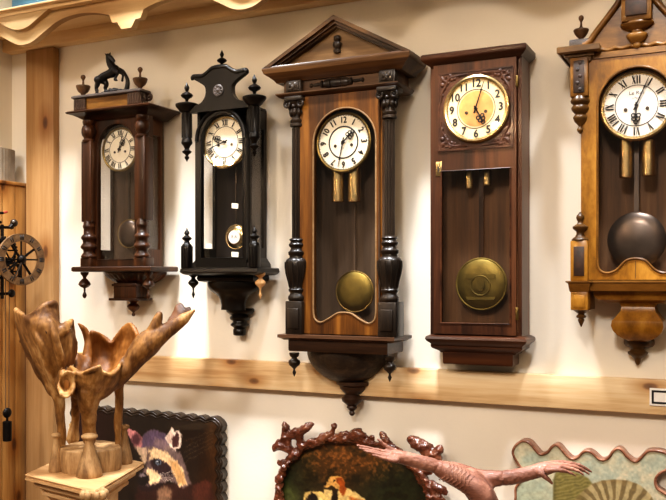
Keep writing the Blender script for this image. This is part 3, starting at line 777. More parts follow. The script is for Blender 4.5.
# ================================================================ CLOCK 4: plain mahogany box clock
xc = .462
r = thing('wall_clock', 'plain mahogany box clock with carved spandrels and large arabic dial', 'clock', (xc, 0, L(480, 361, .05)))
zb = L(430, 334.5, .1); zt = L(430, 66, .1)
x0, x1 = xc-.125, xc+.119
case(r, x0, x1, zb, zt, .100, 'mahog', 'backl', False)
s = 2.26/F
dz0, dz1 = zb+.004, zt-.004
gz0, gz1 = L(443, 322.5, .1), L(443, 172, .1)
door(r, rect(x0+.012, x1-.012, dz0, dz1), rect(xc-.092, xc+.092, gz0, gz1), .100, .112, 'mahog', True, .003, 'mahogX')
zs = L(476.5, 107.6, .115)
b = B(); pz0, pz1 = L(440, 151, .112), L(440, 74.5, .112)
b.box(xc-.098, xc+.098, .112, .1145, pz0, pz1)
b.obj('carved_panel', 'mahogD', r)
b = B()
for sx in (-1, 1):
    for sz in (-1, 1):
        cx_, cz_ = xc+sx*.098, (pz1 if sz > 0 else pz0)
        def q(u, v): return (cx_-sx*u, -.115, cz_-sz*v)
        b.tube(smoothpts([q(.006, .075), q(.010, .05), q(.022, .03), q(.030, .014), q(.045, .010), q(.078, .007)], 5), .0032, 6)
        b.tube(smoothpts([q(.008, .008), q(.016, .020), q(.026, .020), q(.026, .010), q(.018, .010)], 5), .0028, 6)
        for u, v, rr in ((.010, .030, .006), (.018, .038, .005), (.032, .008, .006), (.044, .016, .005), (.012, .016, .006), (.058, .010, .005), (.010, .056, .005), (.024, .026, .006), (.036, .018, .005)):
            b.ball(q(u, v), rr, sy=.5, seg=8)
b.box(xc-.098, xc+.098, .112, .1165, pz1-.002, pz1+.002); b.box(xc-.098, xc+.098, .112, .1165, pz0-.002, pz0+.002)
for sx in (-1, 1): b.box(xc+sx*.098-.002, xc+sx*.098+.002, .112, .1165, pz0, pz1)
b.obj('spandrel_carving', 'mahogD', r, .9)
dial(r, xc+.005, zs-.004, .122, .082, 'arab', 5, 3, 'enamelb', 'brass', .0062, centre='gilt')
b = B(); bx = X(438.5, .115); z0, z1 = L(438.5, 176, .115), L(438.5, 161.5, .115)
b.box(bx-.008, bx+.008, .112, .1145, z0, z1, .001); e = b.obj('lock_plate', 'brass', r)
b = B(); zk = (z0+z1)/2; b.disc(bx, zk+.004, .1145, .115, .003, seg=16); b.prism([(bx-.0015, zk-.009), (bx+.0015, zk-.009), (bx+.001, zk+.004), (bx-.001, zk+.004)], .1145, .1151); b.obj('keyhole', 'ink', e)
for pa, pb in ((77, 88), (307, 320)):
    zA, zB = L(517, pb, .1), L(517, pa, .1)
    B().lathe(x1-.010, .113, [(zA, .003), (zA+.002, .004), (zB-.002, .004), (zB, .003)], 10).obj('hinge', 'brassd', r)
for px, pa, pb in ((470, 189, 170), (488, 186, 170)): d = .06; weight(r, X(px, d), d, L(px, pa, d), L(px, pb, d), .011)
pendulum(r, X(482.2, .045), .045, gz1+.02, L(482.2, 284, .045), .0675, 'walnut', 'brasso', rim='brasso', rodw=.012)
bx4, bz4 = X(482.2, .045), L(482.2, 284, .045); b = B(); b.ring(bx4, bz4-.004, .056, .026, .0022, 28); b.prism([(bx4-.040, bz4+.014), (bx4+.040, bz4+.014), (bx4+.040, bz4+.026), (bx4-.040, bz4+.026)], .054, .0572); b.prism([(bx4-.013, bz4+.010), (bx4+.013, bz4+.010), (bx4+.011, bz4-.010), (bx4, bz4-.020), (bx4-.011, bz4-.010)], .054, .0592); b.prism([(bx4-.036, bz4-.042), (bx4+.036, bz4-.042), (bx4+.040, bz4-.034), (bx4-.040, bz4-.034)], .052, .0562); b.obj('bob_emblem', 'brasso', r)
zc_ = zt
b = B(); zc_ -= .004; b.stack(x0+.004, x1-.008, .100, [(zc_-.006, 0), (zc_, .004), (zc_+.006, .014), (zc_+.013, .022), (zc_+.017, .024), (zc_+.027, .024), (zc_+.030, .020)]); b.obj('cornice', 'mahogX', r)
b = B(); b.stack(x0+.012, x1-.006, .098, [(zb-.026, .006), (zb-.022, .010), (zb-.016, .018), (zb-.010, .022), (zb-.004, .020), (zb, .012), (zb+.003, 0)])
z = zb-.026; b.stack(x0+.004, x1-.004, .094, [(z-.022, -.018), (z-.017, -.014), (z-.010, .0), (z-.006, .004), (z+.002, .004)])
z -= .022; b.stack(x0+.028, x1-.028, .078, [(z-.030, -.002), (z-.026, 0), (z+.002, 0)]); b.obj('base_moulding', 'mahogX', r)
b = B(); b.tube([(X(476, 0), -.004, zc_+.02), (X(476, 0), -.004, zc_+.045)], .003, 8); b.ball((X(476, 0), -.005, zc_+.046), .005, seg=8); b.obj('hanging_nail', 'iron', r)

settle(r, .016, .86)

# ================================================================ CLOCK 5: golden burl clock
xc = .856
r = thing('wall_clock', 'golden burl walnut clock with white roman dial and broken pediment', 'clock', (xc, 0, L(633, 366, .03)))
zb = L(600, 281, .14); s = 2.1/F
ztp = L(600, 58, .12); ztc = L(558, 47, .15)
case(r, xc-.128, xc+.128, zb, ztp, .104, 'burl', 'backg', False)
zs = L(636, 104, .12)
z0, zk = L(604, 273, .115), L(638, 259.5, .115); h = .087
bot = smoothpts([(xc-h, z0+.040), (xc-h+.001, z0+.016), (xc-h+.010, z0+.003), (xc-h+.026, z0), (xc-h+.045, z0+.008), (xc-.022, zk-.003), (xc, zk+.002), (xc+.022, zk-.003), (xc+h-.045, z0+.008), (xc+h-.026, z0), (xc+h-.010, z0+.003), (xc+h-.001, z0+.016), (xc+h, z0+.040)], 5)
topa = [(xc+h*math.cos(PI*i/20), zs+.002+h*math.sin(PI*i/20)) for i in range(21)]
inn = bot+topa
fr = door(r, rect(xc-.126, xc+.126, zb+.003, ztp-.002), inn, .104, .122, 'burl', True, .003, 'burlX')
B().box(xc-.0006, xc+.0006, .1215, .1226, zb+.006, zk-.003).obj('mitre_line', 'inlay', fr)
dial(r, xc, zs, .102, .080, 'roman', 6, 4, 'enamelw', 'brass', .006)
b = B(); addtext(b, 'Le Roi', xc, zs+.030, .1035, .012, 0, 0, 1.1); addtext(b, 'a Paris', xc, zs+.018, .1035, .007); b.obj('maker_name', 'ink', r, None)
for px, pa, pb in ((626, 178, 140), (648.5, 176, 140)): d = .075; weight(r, X(px, d), d, L(px, pa, d), L(px, pb, d), .0160)
pendulum(r, X(636.5, .05), .05, zs-.07, L(636.5, 240, .05), .069, 'gun', 'gun', rodw=.011)
# upper side pieces
for k in (-1, 1):
    x = xc+k*.1275
    ca, cb = L(571, 98, .13), L(571, 61, .13)
    b = B(); b.box(x-.021, x+.021, .02, .142, ca, cb+.004, .002); b.obj('upper_pilaster', 'burlX', r)
    b = B(); b.box(x-.013, x+.013, .142, .145, ca+.008, cb-.004, .002); 
    for j in range(5): b.ball((x+(-1)**j*.003, -.145, ca+.016+j*(cb-ca-.026)/4), .005, sy=.3, seg=8)
    b.obj('carved_inset', 'inlay', r)
    b = B(); zz = lambda py: L(582, py, .12)
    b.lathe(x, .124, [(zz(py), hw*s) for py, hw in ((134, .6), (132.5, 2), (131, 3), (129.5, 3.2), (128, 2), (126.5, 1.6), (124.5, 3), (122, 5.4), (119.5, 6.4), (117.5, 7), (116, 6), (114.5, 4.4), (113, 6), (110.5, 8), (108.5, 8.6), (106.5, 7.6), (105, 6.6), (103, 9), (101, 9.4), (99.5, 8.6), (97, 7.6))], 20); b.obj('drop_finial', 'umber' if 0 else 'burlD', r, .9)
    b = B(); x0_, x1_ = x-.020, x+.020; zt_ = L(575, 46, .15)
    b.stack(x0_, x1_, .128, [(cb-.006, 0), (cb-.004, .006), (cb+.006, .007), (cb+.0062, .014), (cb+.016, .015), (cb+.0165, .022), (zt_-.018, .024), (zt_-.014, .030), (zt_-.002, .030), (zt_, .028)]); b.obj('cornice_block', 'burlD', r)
    b = B(); ux = xc+k*.130; uz = zt_
    b.box(ux-.025, ux+.025, .07, .12, uz, uz+.025, .003); b.box(ux-.018, ux+.018, .12, .123, uz+.005, uz+.020, .002); b.obj('urn_pedestal', 'slate', r)
    b = B(); uz += .025
    b.lathe(ux, .095, [(uz+q*s*1.25, hw*s) for q, hw in ((0, 4.2), (1, 4), (1.6, 2), (2.4, 2.6), (4, 4.8), (6, 6.4), (7.6, 7.2), (8.4, 7.6), (9.2, 7.2), (9.8, 4.5), (10.6, 2.4), (12, 1.2), (15, .9), (16, 1.4), (17.4, 2.4), (18.8, 2.6), (20, 2), (20.8, .5))], 18); b.obj('urn_finial', 'urn', r, .9)
    # lower side pieces
    la, lb = zb, L(573, 241, .13)
    b = B(); b.box(x-.0205, x+.0205, .03, .142, la, lb, .002); b.obj('lower_pilaster', 'burl', r)
    b = B(); b.box(x-.0125, x+.0125, .142, .1435, la+.012, lb-.014, .001); b.obj('inset_panel', 'inlay', r)
    b = B(); zz = lambda py: lb+(240.6-py)*s
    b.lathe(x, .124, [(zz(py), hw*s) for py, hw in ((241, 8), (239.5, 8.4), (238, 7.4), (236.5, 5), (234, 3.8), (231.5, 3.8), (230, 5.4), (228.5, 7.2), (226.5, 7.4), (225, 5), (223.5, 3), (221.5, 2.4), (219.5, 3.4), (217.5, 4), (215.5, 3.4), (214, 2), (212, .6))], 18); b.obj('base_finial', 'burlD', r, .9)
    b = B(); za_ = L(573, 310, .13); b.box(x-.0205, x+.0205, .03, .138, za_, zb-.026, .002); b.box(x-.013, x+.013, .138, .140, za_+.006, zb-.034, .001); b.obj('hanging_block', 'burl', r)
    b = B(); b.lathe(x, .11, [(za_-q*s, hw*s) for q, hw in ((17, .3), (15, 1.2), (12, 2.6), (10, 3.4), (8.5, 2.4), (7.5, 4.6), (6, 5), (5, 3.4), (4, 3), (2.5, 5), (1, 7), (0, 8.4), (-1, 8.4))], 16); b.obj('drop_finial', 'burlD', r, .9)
    b = B(); b.stack(x-.023, x+.023, .140, [(zb-.027, -.002), (zb-.024, 0), (zb-.006, .003), (zb-.003, .008), (zb, .008)]); b.obj('shelf_end', 'burlX', r)
b = B(); b.stack(xc-.104, xc+.104, .128, [(zb-.024, -.002), (zb-.02, 0), (zb-.006, .003), (zb-.003, .008), (zb+.001, .008)]); b.obj('shelf', 'burlX', r)
# pediment
zc0 = L(607, 56, .12); 
b = B(); b.box(xc-.125, xc+.125, .01, .126, ztp-.002, ztp+.012); b.obj('architrave', 'burlX', r)
zf = ztp+.010
pl = [(-.122, zf), (-.122, zf+.024), (-.112, zf+.026), (-.098, zf+.045), (-.080, zf+.066), (-.062, zf+.088), (-.044, zf+.113), (-.032, zf+.128), (-.026, zf+.150), (0, zf+.150)]
poly = [(xc+x, z) for x, z in pl]+[(xc-x, z) for x, z in pl[::-1]][1:]
B().prism(poly, .01, .118).obj('pediment_board', 'burlX', r)
b = B()
for k in (-1, 1):
    b.tube(smoothpts([(xc+k*x, -.122, z) for x, z in ((-.120, zf+.024), (-.106, zf+.032), (-.090, zf+.054), (-.062, zf+.088), (-.038, zf+.120), (-.028, zf+.148))], 5), .0075, 8)
b.obj('pediment_scroll', 'burlX', r, .9)
b = B()
b.tube(smoothpts([(xc+x, -.121, zf+z) for x, z in ((-.12, .016), (-.092, .018), (-.078, .010), (-.060, .006), (-.045, .010), (-.030, .007), (-.012, .011), (0, .008), (.012, .011), (.030, .007), (.045, .010), (.060, .006), (.078, .010), (.092, .018), (.12, .016))], 5), .005, 8)
b.obj('wavy_moulding', 'burlX', r, .9)
zp0, zp1 = L(640, 19.5, .15), L(640, -8, .15)
px_ = xc+.004
b = B(); b.box(px_-.034, px_+.034, .05, .148, zp0, zp1, .003); b.obj('centre_block', 'burlX', r)
b = B(); b.box(px_-.024, px_+.024, .148, .152, zp0+.012, zp1-.01, .003)
b.obj('carved_inset', 'inlay', r)
b = B(); b.lathe(px_, .126, [(L(640, py, .14), hw*s) for py, hw in ((47, .5), (45.5, 3), (43, 4), (41, 3.6), (39.5, 6), (36, 8.5), (33, 10), (31.5, 9), (30, 5), (28, 5), (26.5, 9), (24, 13.5), (22, 15.5), (20.5, 15), (19, 12))], 20, sy=.6); b.obj('turned_pendant', 'burlX', r, .9)
b = B(); b.stack(px_-.036, px_+.036, .15, [(zp1-.002, 0), (zp1+.006, .010), (zp1+.012, .012), (zp1+.016, .006)]); b.obj('block_cap', 'burlX', r)
b = B(); spire(b, px_, .09, zp1+.016, .07, .02); b.obj('urn_finial', 'urn', r, .9)
# bracket
zz = lambda py: L(636, py, .08)
b = B(); b.stack(xc-.100, xc+.100, .105, [(zz(303), -.030), (zz(300), -.010), (zz(296), -.002), (zz(293), 0), (zb-.022, 0)])
lv = [(342, -.03), (339.5, -.018), (336, -.006), (331, .004), (326, .008), (321, .006), (317, -.002), (312, -.011), (307, -.014), (303, -.010)]
b.stack(xc-.052, xc+.052, .085, [(zz(py), o*1.0) for py, o in lv]); b.obj('bracket', 'burl', r, .5)
b = B(); zz = lambda py: L(634, py, .05)
b.lathe(xc-.004, 0, [(zz(py), hw*s) for py, hw in ((349, 9), (347.5, 13), (345.5, 14.6), (343, 15), (340.5, 14.4), (338.5, 12))], 20, half=True)
b.lathe(xc-.006, .014, [(zz(py), hw*s) for py, hw in ((366.5, .5), (365, 2), (362.5, 3), (360, 3.4), (358.5, 4.6), (356.5, 7.6), (354.5, 9.8), (353, 9.8), (352, 7.6), (350, 6), (348, 8), (346, 8))], 18); b.obj('pendant', 'burlD', r, .9)
# ================================================================ pine cabinet and root carving in the foreground
ZTOP = 1.6-(490-HZ)/F*2.1
def T(px, py):
    z = (1.6-ZTOP)*F/(py-HZ); return Q(px, py, z)
A_, B_, C_ = T(25, 474), T(95, 491), T(144, 462)
D_ = A_+C_-B_
cen = (A_+B_+C_+D_)/4
r = thing('pine_cabinet', 'light pine cabinet with moulded top and carved corner capital', 'cabinet', (cen.x, cen.y, 0))
def poly_stack(b, levels):
    rows = []
    for z, ins in levels:
        row = []
        q = [A_, B_, C_, D_]
        for i, p in enumerate(q):
            e1 = (q[i-1]-p).normalized(); e2 = (q[(i+1) % 4]-p).normalized()
            v = p+(e1+e2)*ins
            row.append(b.bm.verts.new((v.x, v.y, z)))
        rows.append(row)
    for a, c in zip(rows, rows[1:]):
        for i in range(4): b.bm.faces.new((a[i], a[(i+1) % 4], c[(i+1) % 4], c[i]))
    b.bm.faces.new(rows[0][::-1]); b.bm.faces.new(rows[-1])
b = B(); t = ZTOP
poly_stack(b, [(t-.076, .066), (t-.070, .060), (t-.062, .052), (t-.060, .044), (t-.052, .042), (t-.048, .046), (t-.040, .034), (t-.036, .024), (t-.028, .022), (t-.024, .026), (t-.018, .010), (t-.016, .0), (t-.010, .0), (t-.009, .004), (t-.006, .002), (t-.003, .0), (t, .003)])
b.obj('cabinet_top', 'cab', r, .5)
b = B(); poly_stack(b, [(0, .072), (t-.074, .072)]); b.obj('cabinet_body', 'cab', r)
ib = B_+((A_-B_).normalized()+(C_-B_).normalized())*.012
b = B(); b.lathe(ib.x, -ib.y, [(0, .022), (t-.13, .022), (t-.10, .018), (t-.085, .022), (t-.07, .020), (t-.04, .026), (t-.004, .028)], 16)
for j in range(9):
    a = 2*PI*j/9
    for q, (zz_, rr) in enumerate(((t-.012, .027), (t-.036, .026), (t-.060, .024))):
        b.ball((ib.x+rr*math.cos(a+q*.35), ib.y+rr*math.sin(a+q*.35), zz_), .0095, sz=1.25, seg=8)
for e in ((A_-B_).normalized(), (C_-B_).normalized()):
    p = ib+e*.03-((A_-B_).normalized()+(C_-B_).normalized())*.012
    for j in range(3): b.ball((p.x, p.y, t-.012-.016*j), .012, sz=.8, seg=10)
b.obj('carved_capital', 'rootd', r, .9)

# ---------------------------------------------------------------- carved root bowl
PXM = 2.3/F
lc = Q(91, HZ+(1.6-ZTOP)*F/2.345, 2.345)
r = thing('root_carving', 'carved root wood bowl with flaring petals on a log slice', 'sculpture', (lc.x, lc.y, ZTOP))
def sheet(b, rows, th=.012, n=4):
    R = [smoothpts(row, n) for row in rows]
    cols = [smoothpts([row[i] for row in R], n) for i in range(len(R[0]))]
    G = [[Q(*cols[i][j]) for i in range(len(cols))] for j in range(len(cols[0]))]
    nj, ni = len(G), len(G[0]); fr, bk = [], []
    for j in range(nj):
        f_, k_ = [], []
        for i in range(ni):
            du = G[j][min(i+1, ni-1)]-G[j][max(i-1, 0)]; dv = G[min(j+1, nj-1)][i]-G[max(j-1, 0)][i]
            nn = du.cross(dv)
            nn = nn.normalized() if nn.length > 1e-12 else Vector((0, 1, 0))
            e = th/2*(.75 if min(i, j, ni-1-i, nj-1-j) == 0 else 1)
            f_.append(b.bm.verts.new(G[j][i]+nn*e)); k_.append(b.bm.verts.new(G[j][i]-nn*e))
        fr.append(f_); bk.append(k_)
    F_ = b.bm.faces.new
    for j in range(nj-1):
        for i in range(ni-1):
            F_((fr[j][i], fr[j][i+1], fr[j+1][i+1], fr[j+1][i])); F_((bk[j][i], bk[j+1][i], bk[j+1][i+1], bk[j][i+1]))
        F_((fr[j][0], fr[j+1][0], bk[j+1][0], bk[j][0])); F_((fr[j][-1], bk[j][-1], bk[j+1][-1], fr[j+1][-1]))
    for i in range(ni-1):
        F_((fr[0][i], bk[0][i], bk[0][i+1], fr[0][i+1])); F_((fr[-1][i], fr[-1][i+1], bk[-1][i+1], bk[-1][i]))
def qc(b, pts, seg=12, n=5): chain(b, [(Q(px, py, z), rr*PXM) for px, py, z, rr in pts], seg, n)
b = B()
sheet(b, [[(16, 309, 2.33), (21, 312, 2.30), (28, 316, 2.28), (37, 311, 2.27), (46, 305, 2.28), (54, 303.5, 2.31)],
          [(17.5, 320, 2.34), (24, 322, 2.29), (33, 324, 2.255), (43, 323, 2.25), (52, 321, 2.27), (58, 324, 2.31)],
          [(22, 338, 2.35), (29, 340, 2.30), (38, 342, 2.26), (50, 342, 2.255), (63, 338, 2.28), (73, 333, 2.33)],
          [(30, 358, 2.36), (37, 360, 2.31), (45, 362, 2.28), (55, 361, 2.27), (66, 357, 2.29), (75.5, 348, 2.35)],
          [(40, 377, 2.36), (46, 379, 2.33), (52, 381, 2.31), (58, 380, 2.30), (65, 374, 2.31), (70, 367, 2.34)],
          [(51, 394, 2.36), (53, 396, 2.345), (57, 398, 2.34), (60, 397, 2.335), (63, 395, 2.34), (66, 391, 2.35)]], .017)
qc(b, [(16, 310, 2.33, 2.6), (17, 315, 2.33, 3.2), (19, 322, 2.33, 3)]); qc(b, [(27, 318, 2.28, 2.6), (36, 313, 2.265, 3.4), (45, 306.5, 2.275, 3.8), (51, 303.8, 2.29, 3.6), (54.6, 304, 2.305, 3.2), (56.6, 310, 2.31, 2.8), (57.5, 320, 2.31, 2.8)])
qc(b, [(54, 338, 2.27, 6), (62, 331, 2.28, 6), (68, 324.5, 2.305, 4.8), (71.3, 321, 2.32, 3.2)]); qc(b, [(72.5, 320, 2.33, 1.6), (73, 327, 2.33, 2.2), (74, 338, 2.335, 2.6), (74, 349, 2.34, 2.6), (69, 362, 2.32, 2.4), (66, 372, 2.28, 2)])
qc(b, [(20, 342, 2.37, 1.4), (22.5, 339, 2.36, 2.6), (25, 345, 2.36, 3)])
qc(b, [(35, 330, 2.25, 2.5), (41, 345, 2.245, 4), (49, 364, 2.27, 5), (56, 382, 2.31, 5)]); qc(b, [(50, 322, 2.255, 2.5), (56, 340, 2.25, 4), (60, 360, 2.27, 4.5), (60, 384, 2.31, 5)])
# front of the bowl with its ragged rim
sheet(b, [[(70, 367, 2.29), (77, 371, 2.25), (84, 371, 2.235), (92, 368, 2.235), (99.5, 364.5, 2.245), (104, 371.5, 2.26), (111, 373, 2.28), (117, 368, 2.31), (121, 361, 2.34), (128, 357, 2.37)],
          [(71, 382, 2.30), (77, 385, 2.27), (84, 386, 2.255), (91, 386, 2.25), (98, 385, 2.26), (105, 385, 2.28), (112, 383, 2.30), (118, 378, 2.33), (124, 372, 2.36), (131, 366, 2.38)],
          [(75, 397, 2.32), (79, 399, 2.30), (84, 401, 2.295), (90, 402, 2.29), (97, 400, 2.30), (103, 397, 2.31), (109, 393, 2.325), (115, 389, 2.34), (121, 384, 2.37), (128, 378, 2.39)]], .016)
qc(b, [(104, 372.5, 2.25, 2), (111, 374.5, 2.265, 2.4), (117, 370, 2.29, 2.2), (121, 361.5, 2.33, 2), (124.5, 357, 2.34, 2.2), (126, 361, 2.345, 1.8)])
qc(b, [(84, 372.5, 2.225, 1.8), (92, 369.5, 2.225, 2.4), (99.5, 366, 2.24, 2.2)]); qc(b, [(71, 367, 2.28, 1.8), (77, 373, 2.24, 2.2), (82, 376, 2.235, 2)])
qc(b, [(88, 392, 2.275, 11), (88.3, 402, 2.29, 11), (88.6, 413, 2.305, 8.6), (89, 426, 2.32, 7), (89.3, 440, 2.335, 6.4)])
qc(b, [(76, 392, 2.29, 5), (88, 396, 2.27, 6), (101, 393, 2.29, 5)])
# long right arm
qc(b, [(112, 384, 2.34, 8), (122, 374, 2.345, 9.5), (132, 362, 2.35, 10.5), (140, 352, 2.35, 12.5), (149, 342.5, 2.35, 13), (158, 336, 2.35, 10.4), (168, 330, 2.355, 8), (178, 323, 2.36, 6.6), (187, 316.5, 2.365, 4.6), (194, 310.5, 2.37, 2)], 16)
qc(b, [(152, 334, 2.35, 7), (156, 324, 2.345, 5.4), (158.8, 316, 2.345, 3.8), (159.2, 314, 2.345, 3.2)])
# curled cup at the front
ctr = (65.5, 384.5)
sheet(b, [[(60, 377, 2.255), (64, 372, 2.24), (69, 370.5, 2.235), (74.5, 374, 2.24)],
          [(57.5, 384, 2.24), (62.5, 383, 2.262), (69, 382, 2.262), (75, 383, 2.24)],
          [(59, 391, 2.228), (64, 391, 2.25), (69.5, 390, 2.25), (74, 389, 2.23)],
          [(61, 394.5, 2.218), (64.5, 397.5, 2.215), (69, 397, 2.215), (72.5, 393.5, 2.222)]], .008)
qc(b, [(62, 374, 2.26, 5), (63, 384, 2.275, 8), (68, 390, 2.275, 7)])
# legs
qc(b, [(57, 392, 2.335, 6.4), (59.5, 404, 2.34, 5.6), (61, 420, 2.345, 4.4), (62, 438, 2.35, 4), (62.5, 458, 2.35, 3.6)])
qc(b, [(119, 384, 2.36, 5.6), (119, 398, 2.365, 4.8), (118.5, 415, 2.37, 4.2), (118, 434, 2.375, 3.8), (118, 456, 2.375, 3.4)])
qc(b, [(77, 394, 2.38, 6), (75.5, 408, 2.40, 5), (75, 420, 2.41, 4.6), (73.5, 432, 2.41, 5.6), (73, 440, 2.41, 6.4)])
qc(b, [(69, 424.5, 2.41, 1.4), (73, 424, 2.41, 3)]); qc(b, [(70, 436, 2.41, 1.8), (74, 434, 2.41, 4)])
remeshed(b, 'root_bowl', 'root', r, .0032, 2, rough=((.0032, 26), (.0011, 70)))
b = B()
# bowl floor, back petal, dark horn
sheet(b, [[(76, 352, 2.37), (84, 356, 2.385), (92, 358, 2.39)], [(74, 366, 2.35), (83, 372, 2.36), (92, 376, 2.37)], [(76, 388, 2.32), (85, 392, 2.33), (94, 394, 2.34)]], .014)
sheet(b, [[(91.5, 331, 2.40), (97, 331.5, 2.42), (104, 335.5, 2.43), (111, 342, 2.43), (117, 334, 2.43), (123, 326, 2.425), (129, 322, 2.41), (133, 325, 2.39), (138, 334, 2.37)],
          [(89.5, 345, 2.41), (96, 347, 2.435), (104, 349, 2.45), (111, 352, 2.45), (118, 348, 2.445), (124, 343, 2.43), (130, 341, 2.41), (135, 343, 2.39), (139, 347, 2.37)],
          [(87, 361, 2.40), (95, 364, 2.42), (103, 366, 2.43), (111, 367, 2.43), (117, 364, 2.42), (123, 360, 2.41), (129, 358, 2.395), (135, 357, 2.38), (140, 358, 2.365)],
          [(85, 384, 2.36), (93, 386, 2.37), (102, 387, 2.37), (110, 385, 2.37), (116, 380, 2.37), (122, 374, 2.37), (128, 370, 2.37), (134, 367, 2.37), (140, 364, 2.36)]], .013)
qc(b, [(77.5, 323, 2.39, 1.0), (81.5, 326.5, 2.40, 2.4), (86, 333.5, 2.41, 3.6), (88, 343, 2.41, 4), (87.5, 356, 2.40, 5), (86, 370, 2.37, 5)])
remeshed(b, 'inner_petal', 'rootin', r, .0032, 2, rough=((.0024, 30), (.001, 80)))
b = B()
sheet(b, [[(166, 323, 2.38), (173, 312, 2.40), (177, 304, 2.41), (181.5, 303.5, 2.41), (185, 307.5, 2.40), (190.5, 307, 2.39)],
          [(168, 328, 2.37), (175, 321, 2.375), (180, 316, 2.38), (184, 315, 2.38), (188, 313.5, 2.375), (192, 311, 2.37)]], .008)
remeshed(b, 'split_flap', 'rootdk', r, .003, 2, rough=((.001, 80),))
b = B(); p = Q(66.3, 384.5, 2.256); b.ball(p, 4.6*PXM, sx=.9, sy=.3, sz=1.5, seg=16); b.obj('cup_shade', 'rootin', r)  # flattened dark ball painted as the shade inside the cup
b = B(); p = Q(46, 331, 2.246); b.ball(p, 2.6*PXM, sx=.7, sz=1.5, sy=.7, rot=Matrix.Rotation(-.3, 4, 'Y')); b.obj('knot_hole', 'umber', r)
# log slice and carved feet
b = B(); n = 48; random.seed(3)
ra = [.083*(1+.05*math.sin(3*2*PI*i/n+1)+.03*math.sin(7*2*PI*i/n)+.012*random.uniform(-1, 1)) for i in range(n)]
rows = [[b.bm.verts.new((lc.x+ra[i]*k*math.cos(2*PI*i/n), lc.y+ra[i]*k*math.sin(2*PI*i/n), ZTOP+z)) for i in range(n)] for z, k in ((0, .97), (.02, 1), (.046, .99), (.058, .97), (.062, .93), (.062, .5), (.062, .05))]
for a, c in zip(rows, rows[1:]):
    for i in range(n): b.bm.faces.new((a[i], a[(i+1) % n], c[(i+1) % n], c[i]))
b.bm.faces.new(rows[0][::-1]); b.bm.faces.new(rows[-1])
b.obj('log_slice', 'rootd', r, .5)
for px, py, h, w in ((55, 472, 39, 7.2), (88, 477.5, 43.5, 12.8), (124, 464, 39.5, 7.6)):
    p = T(px, py); z = (1.6-ZTOP)*F/(py-HZ); k = z/F
    p = p+Vector((-st, ct, 0))*w*k*.4
    b = B(); b.lathe(p.x, -p.y, [(ZTOP+q*h*k, w*k*m) for q, m in ((0, .96), (.03, 1), (.12, .99), (.3, .84), (.5, .60), (.66, .44), (.76, .36), (.83, .34), (.87, .40), (.895, .62), (.92, .66), (.955, .62), (.985, .40), (1, .05))], 20)
    b.obj('carved_foot', 'rootd', r, .9)

# ================================================================ wheel clock with hanging weight on the left
cw = Q(20.5, 259.5, 2.82)
r = thing('wheel_clock', 'skeleton wheel clock with open wooden ring and hanging weight', 'clock', (cw.x, cw.y, cw.z))
n_ = Vector((math.cos(math.radians(12)), -math.sin(math.radians(12)), 0)); u_ = Vector((math.sin(math.radians(12)), math.cos(math.radians(12)), 0)); w_ = Vector((0, 0, 1))
def K(a, z, o=0): return cw+u_*a+w_*z+n_*o
def flatring(b, r0, r1, t, n=48, o=0):
    rows = [[b.bm.verts.new(K(rr*math.cos(2*PI*i/n), rr*math.sin(2*PI*i/n), o+oo)) for i in range(n)] for rr, oo in ((r0, 0), (r1, 0), (r1, t), (r0, t))]
    for q in range(4):
        a, c = rows[q], rows[(q+1) % 4]
        for i in range(n): b.bm.faces.new((a[i], a[(i+1) % n], c[(i+1) % n], c[i]))
RR = .086
b = B(); flatring(b, RR*.70, RR, .009); b.obj('dial_ring', 'ringw', r)
b = B()
def kbar(b, a, p0, p1, w, o):
    ca, sa = math.cos(a), math.sin(a)
    q = [(-w/2, p0), (w/2, p0), (w/2, p1), (-w/2, p1)]
    pts = [K(x*ca-z*sa, x*sa+z*ca, o) for x, z in q]; pt2 = [p+n_*.001 for p in pts]
    v = [b.bm.verts.new(p) for p in pts+pt2]
    for f in ((0, 1, 2, 3), (4, 7, 6, 5), (0, 4, 5, 1), (1, 5, 6, 2), (2, 6, 7, 3), (3, 7, 4, 0)): b.bm.faces.new([v[i] for i in f])
for i in range(12):
    a = -2*PI*i/12
    for dx in ((-.05, .05) if i % 3 else (-.07, 0, .07)): kbar(b, a+dx, RR*.76, RR*.94, .0035, .009)
b.obj('ring_numerals', 'ink', r, None)
b = B()
for i in range(4):
    a = PI/2*i
    b.tube([K(.012*math.cos(a), .012*math.sin(a), .004), K(RR*.72*math.cos(a), RR*.72*math.sin(a), .004)], .0028, 6)
for i in range(4):
    a = PI/2*i+.62
    b.tube([K(.012*math.cos(a), .012*math.sin(a), .002), K(RR*.72*math.cos(a), RR*.72*math.sin(a), .002)], .0042, 6)
b.ball(K(0, 0, .006), .016, seg=14); b.obj('wheel_spokes', 'iron', r)
b = B(); b.tube([K(0, 0, .014), K(-.030, -.058, .014)], .003, 6); b.obj('hour_pointer', 'steel', r)
b = B()                                             # open movement frame behind the ring
for a in (-.10, -.045):
    b.tube([K(a, -.13, -.035), K(a, .115, -.035)], .0055, 6)
for z in (.105, .055, 0, -.06, -.115): b.tube([K(-.115, z, -.035), K(-.005, z+.002, -.035)], .005, 6)
b.tube([K(-.02, .105, -.03), K(-.003, .125, -.03)], .008, 8)
for a, z in ((0, .0), (-.045, .105), (-.10, -.06)):
    b.tube([K(a, z, -.035), Vector((xf+.008, K(a, z, -.035).y, cw.z+z))], .006, 8)
b.obj('movement_frame', 'iron', r)
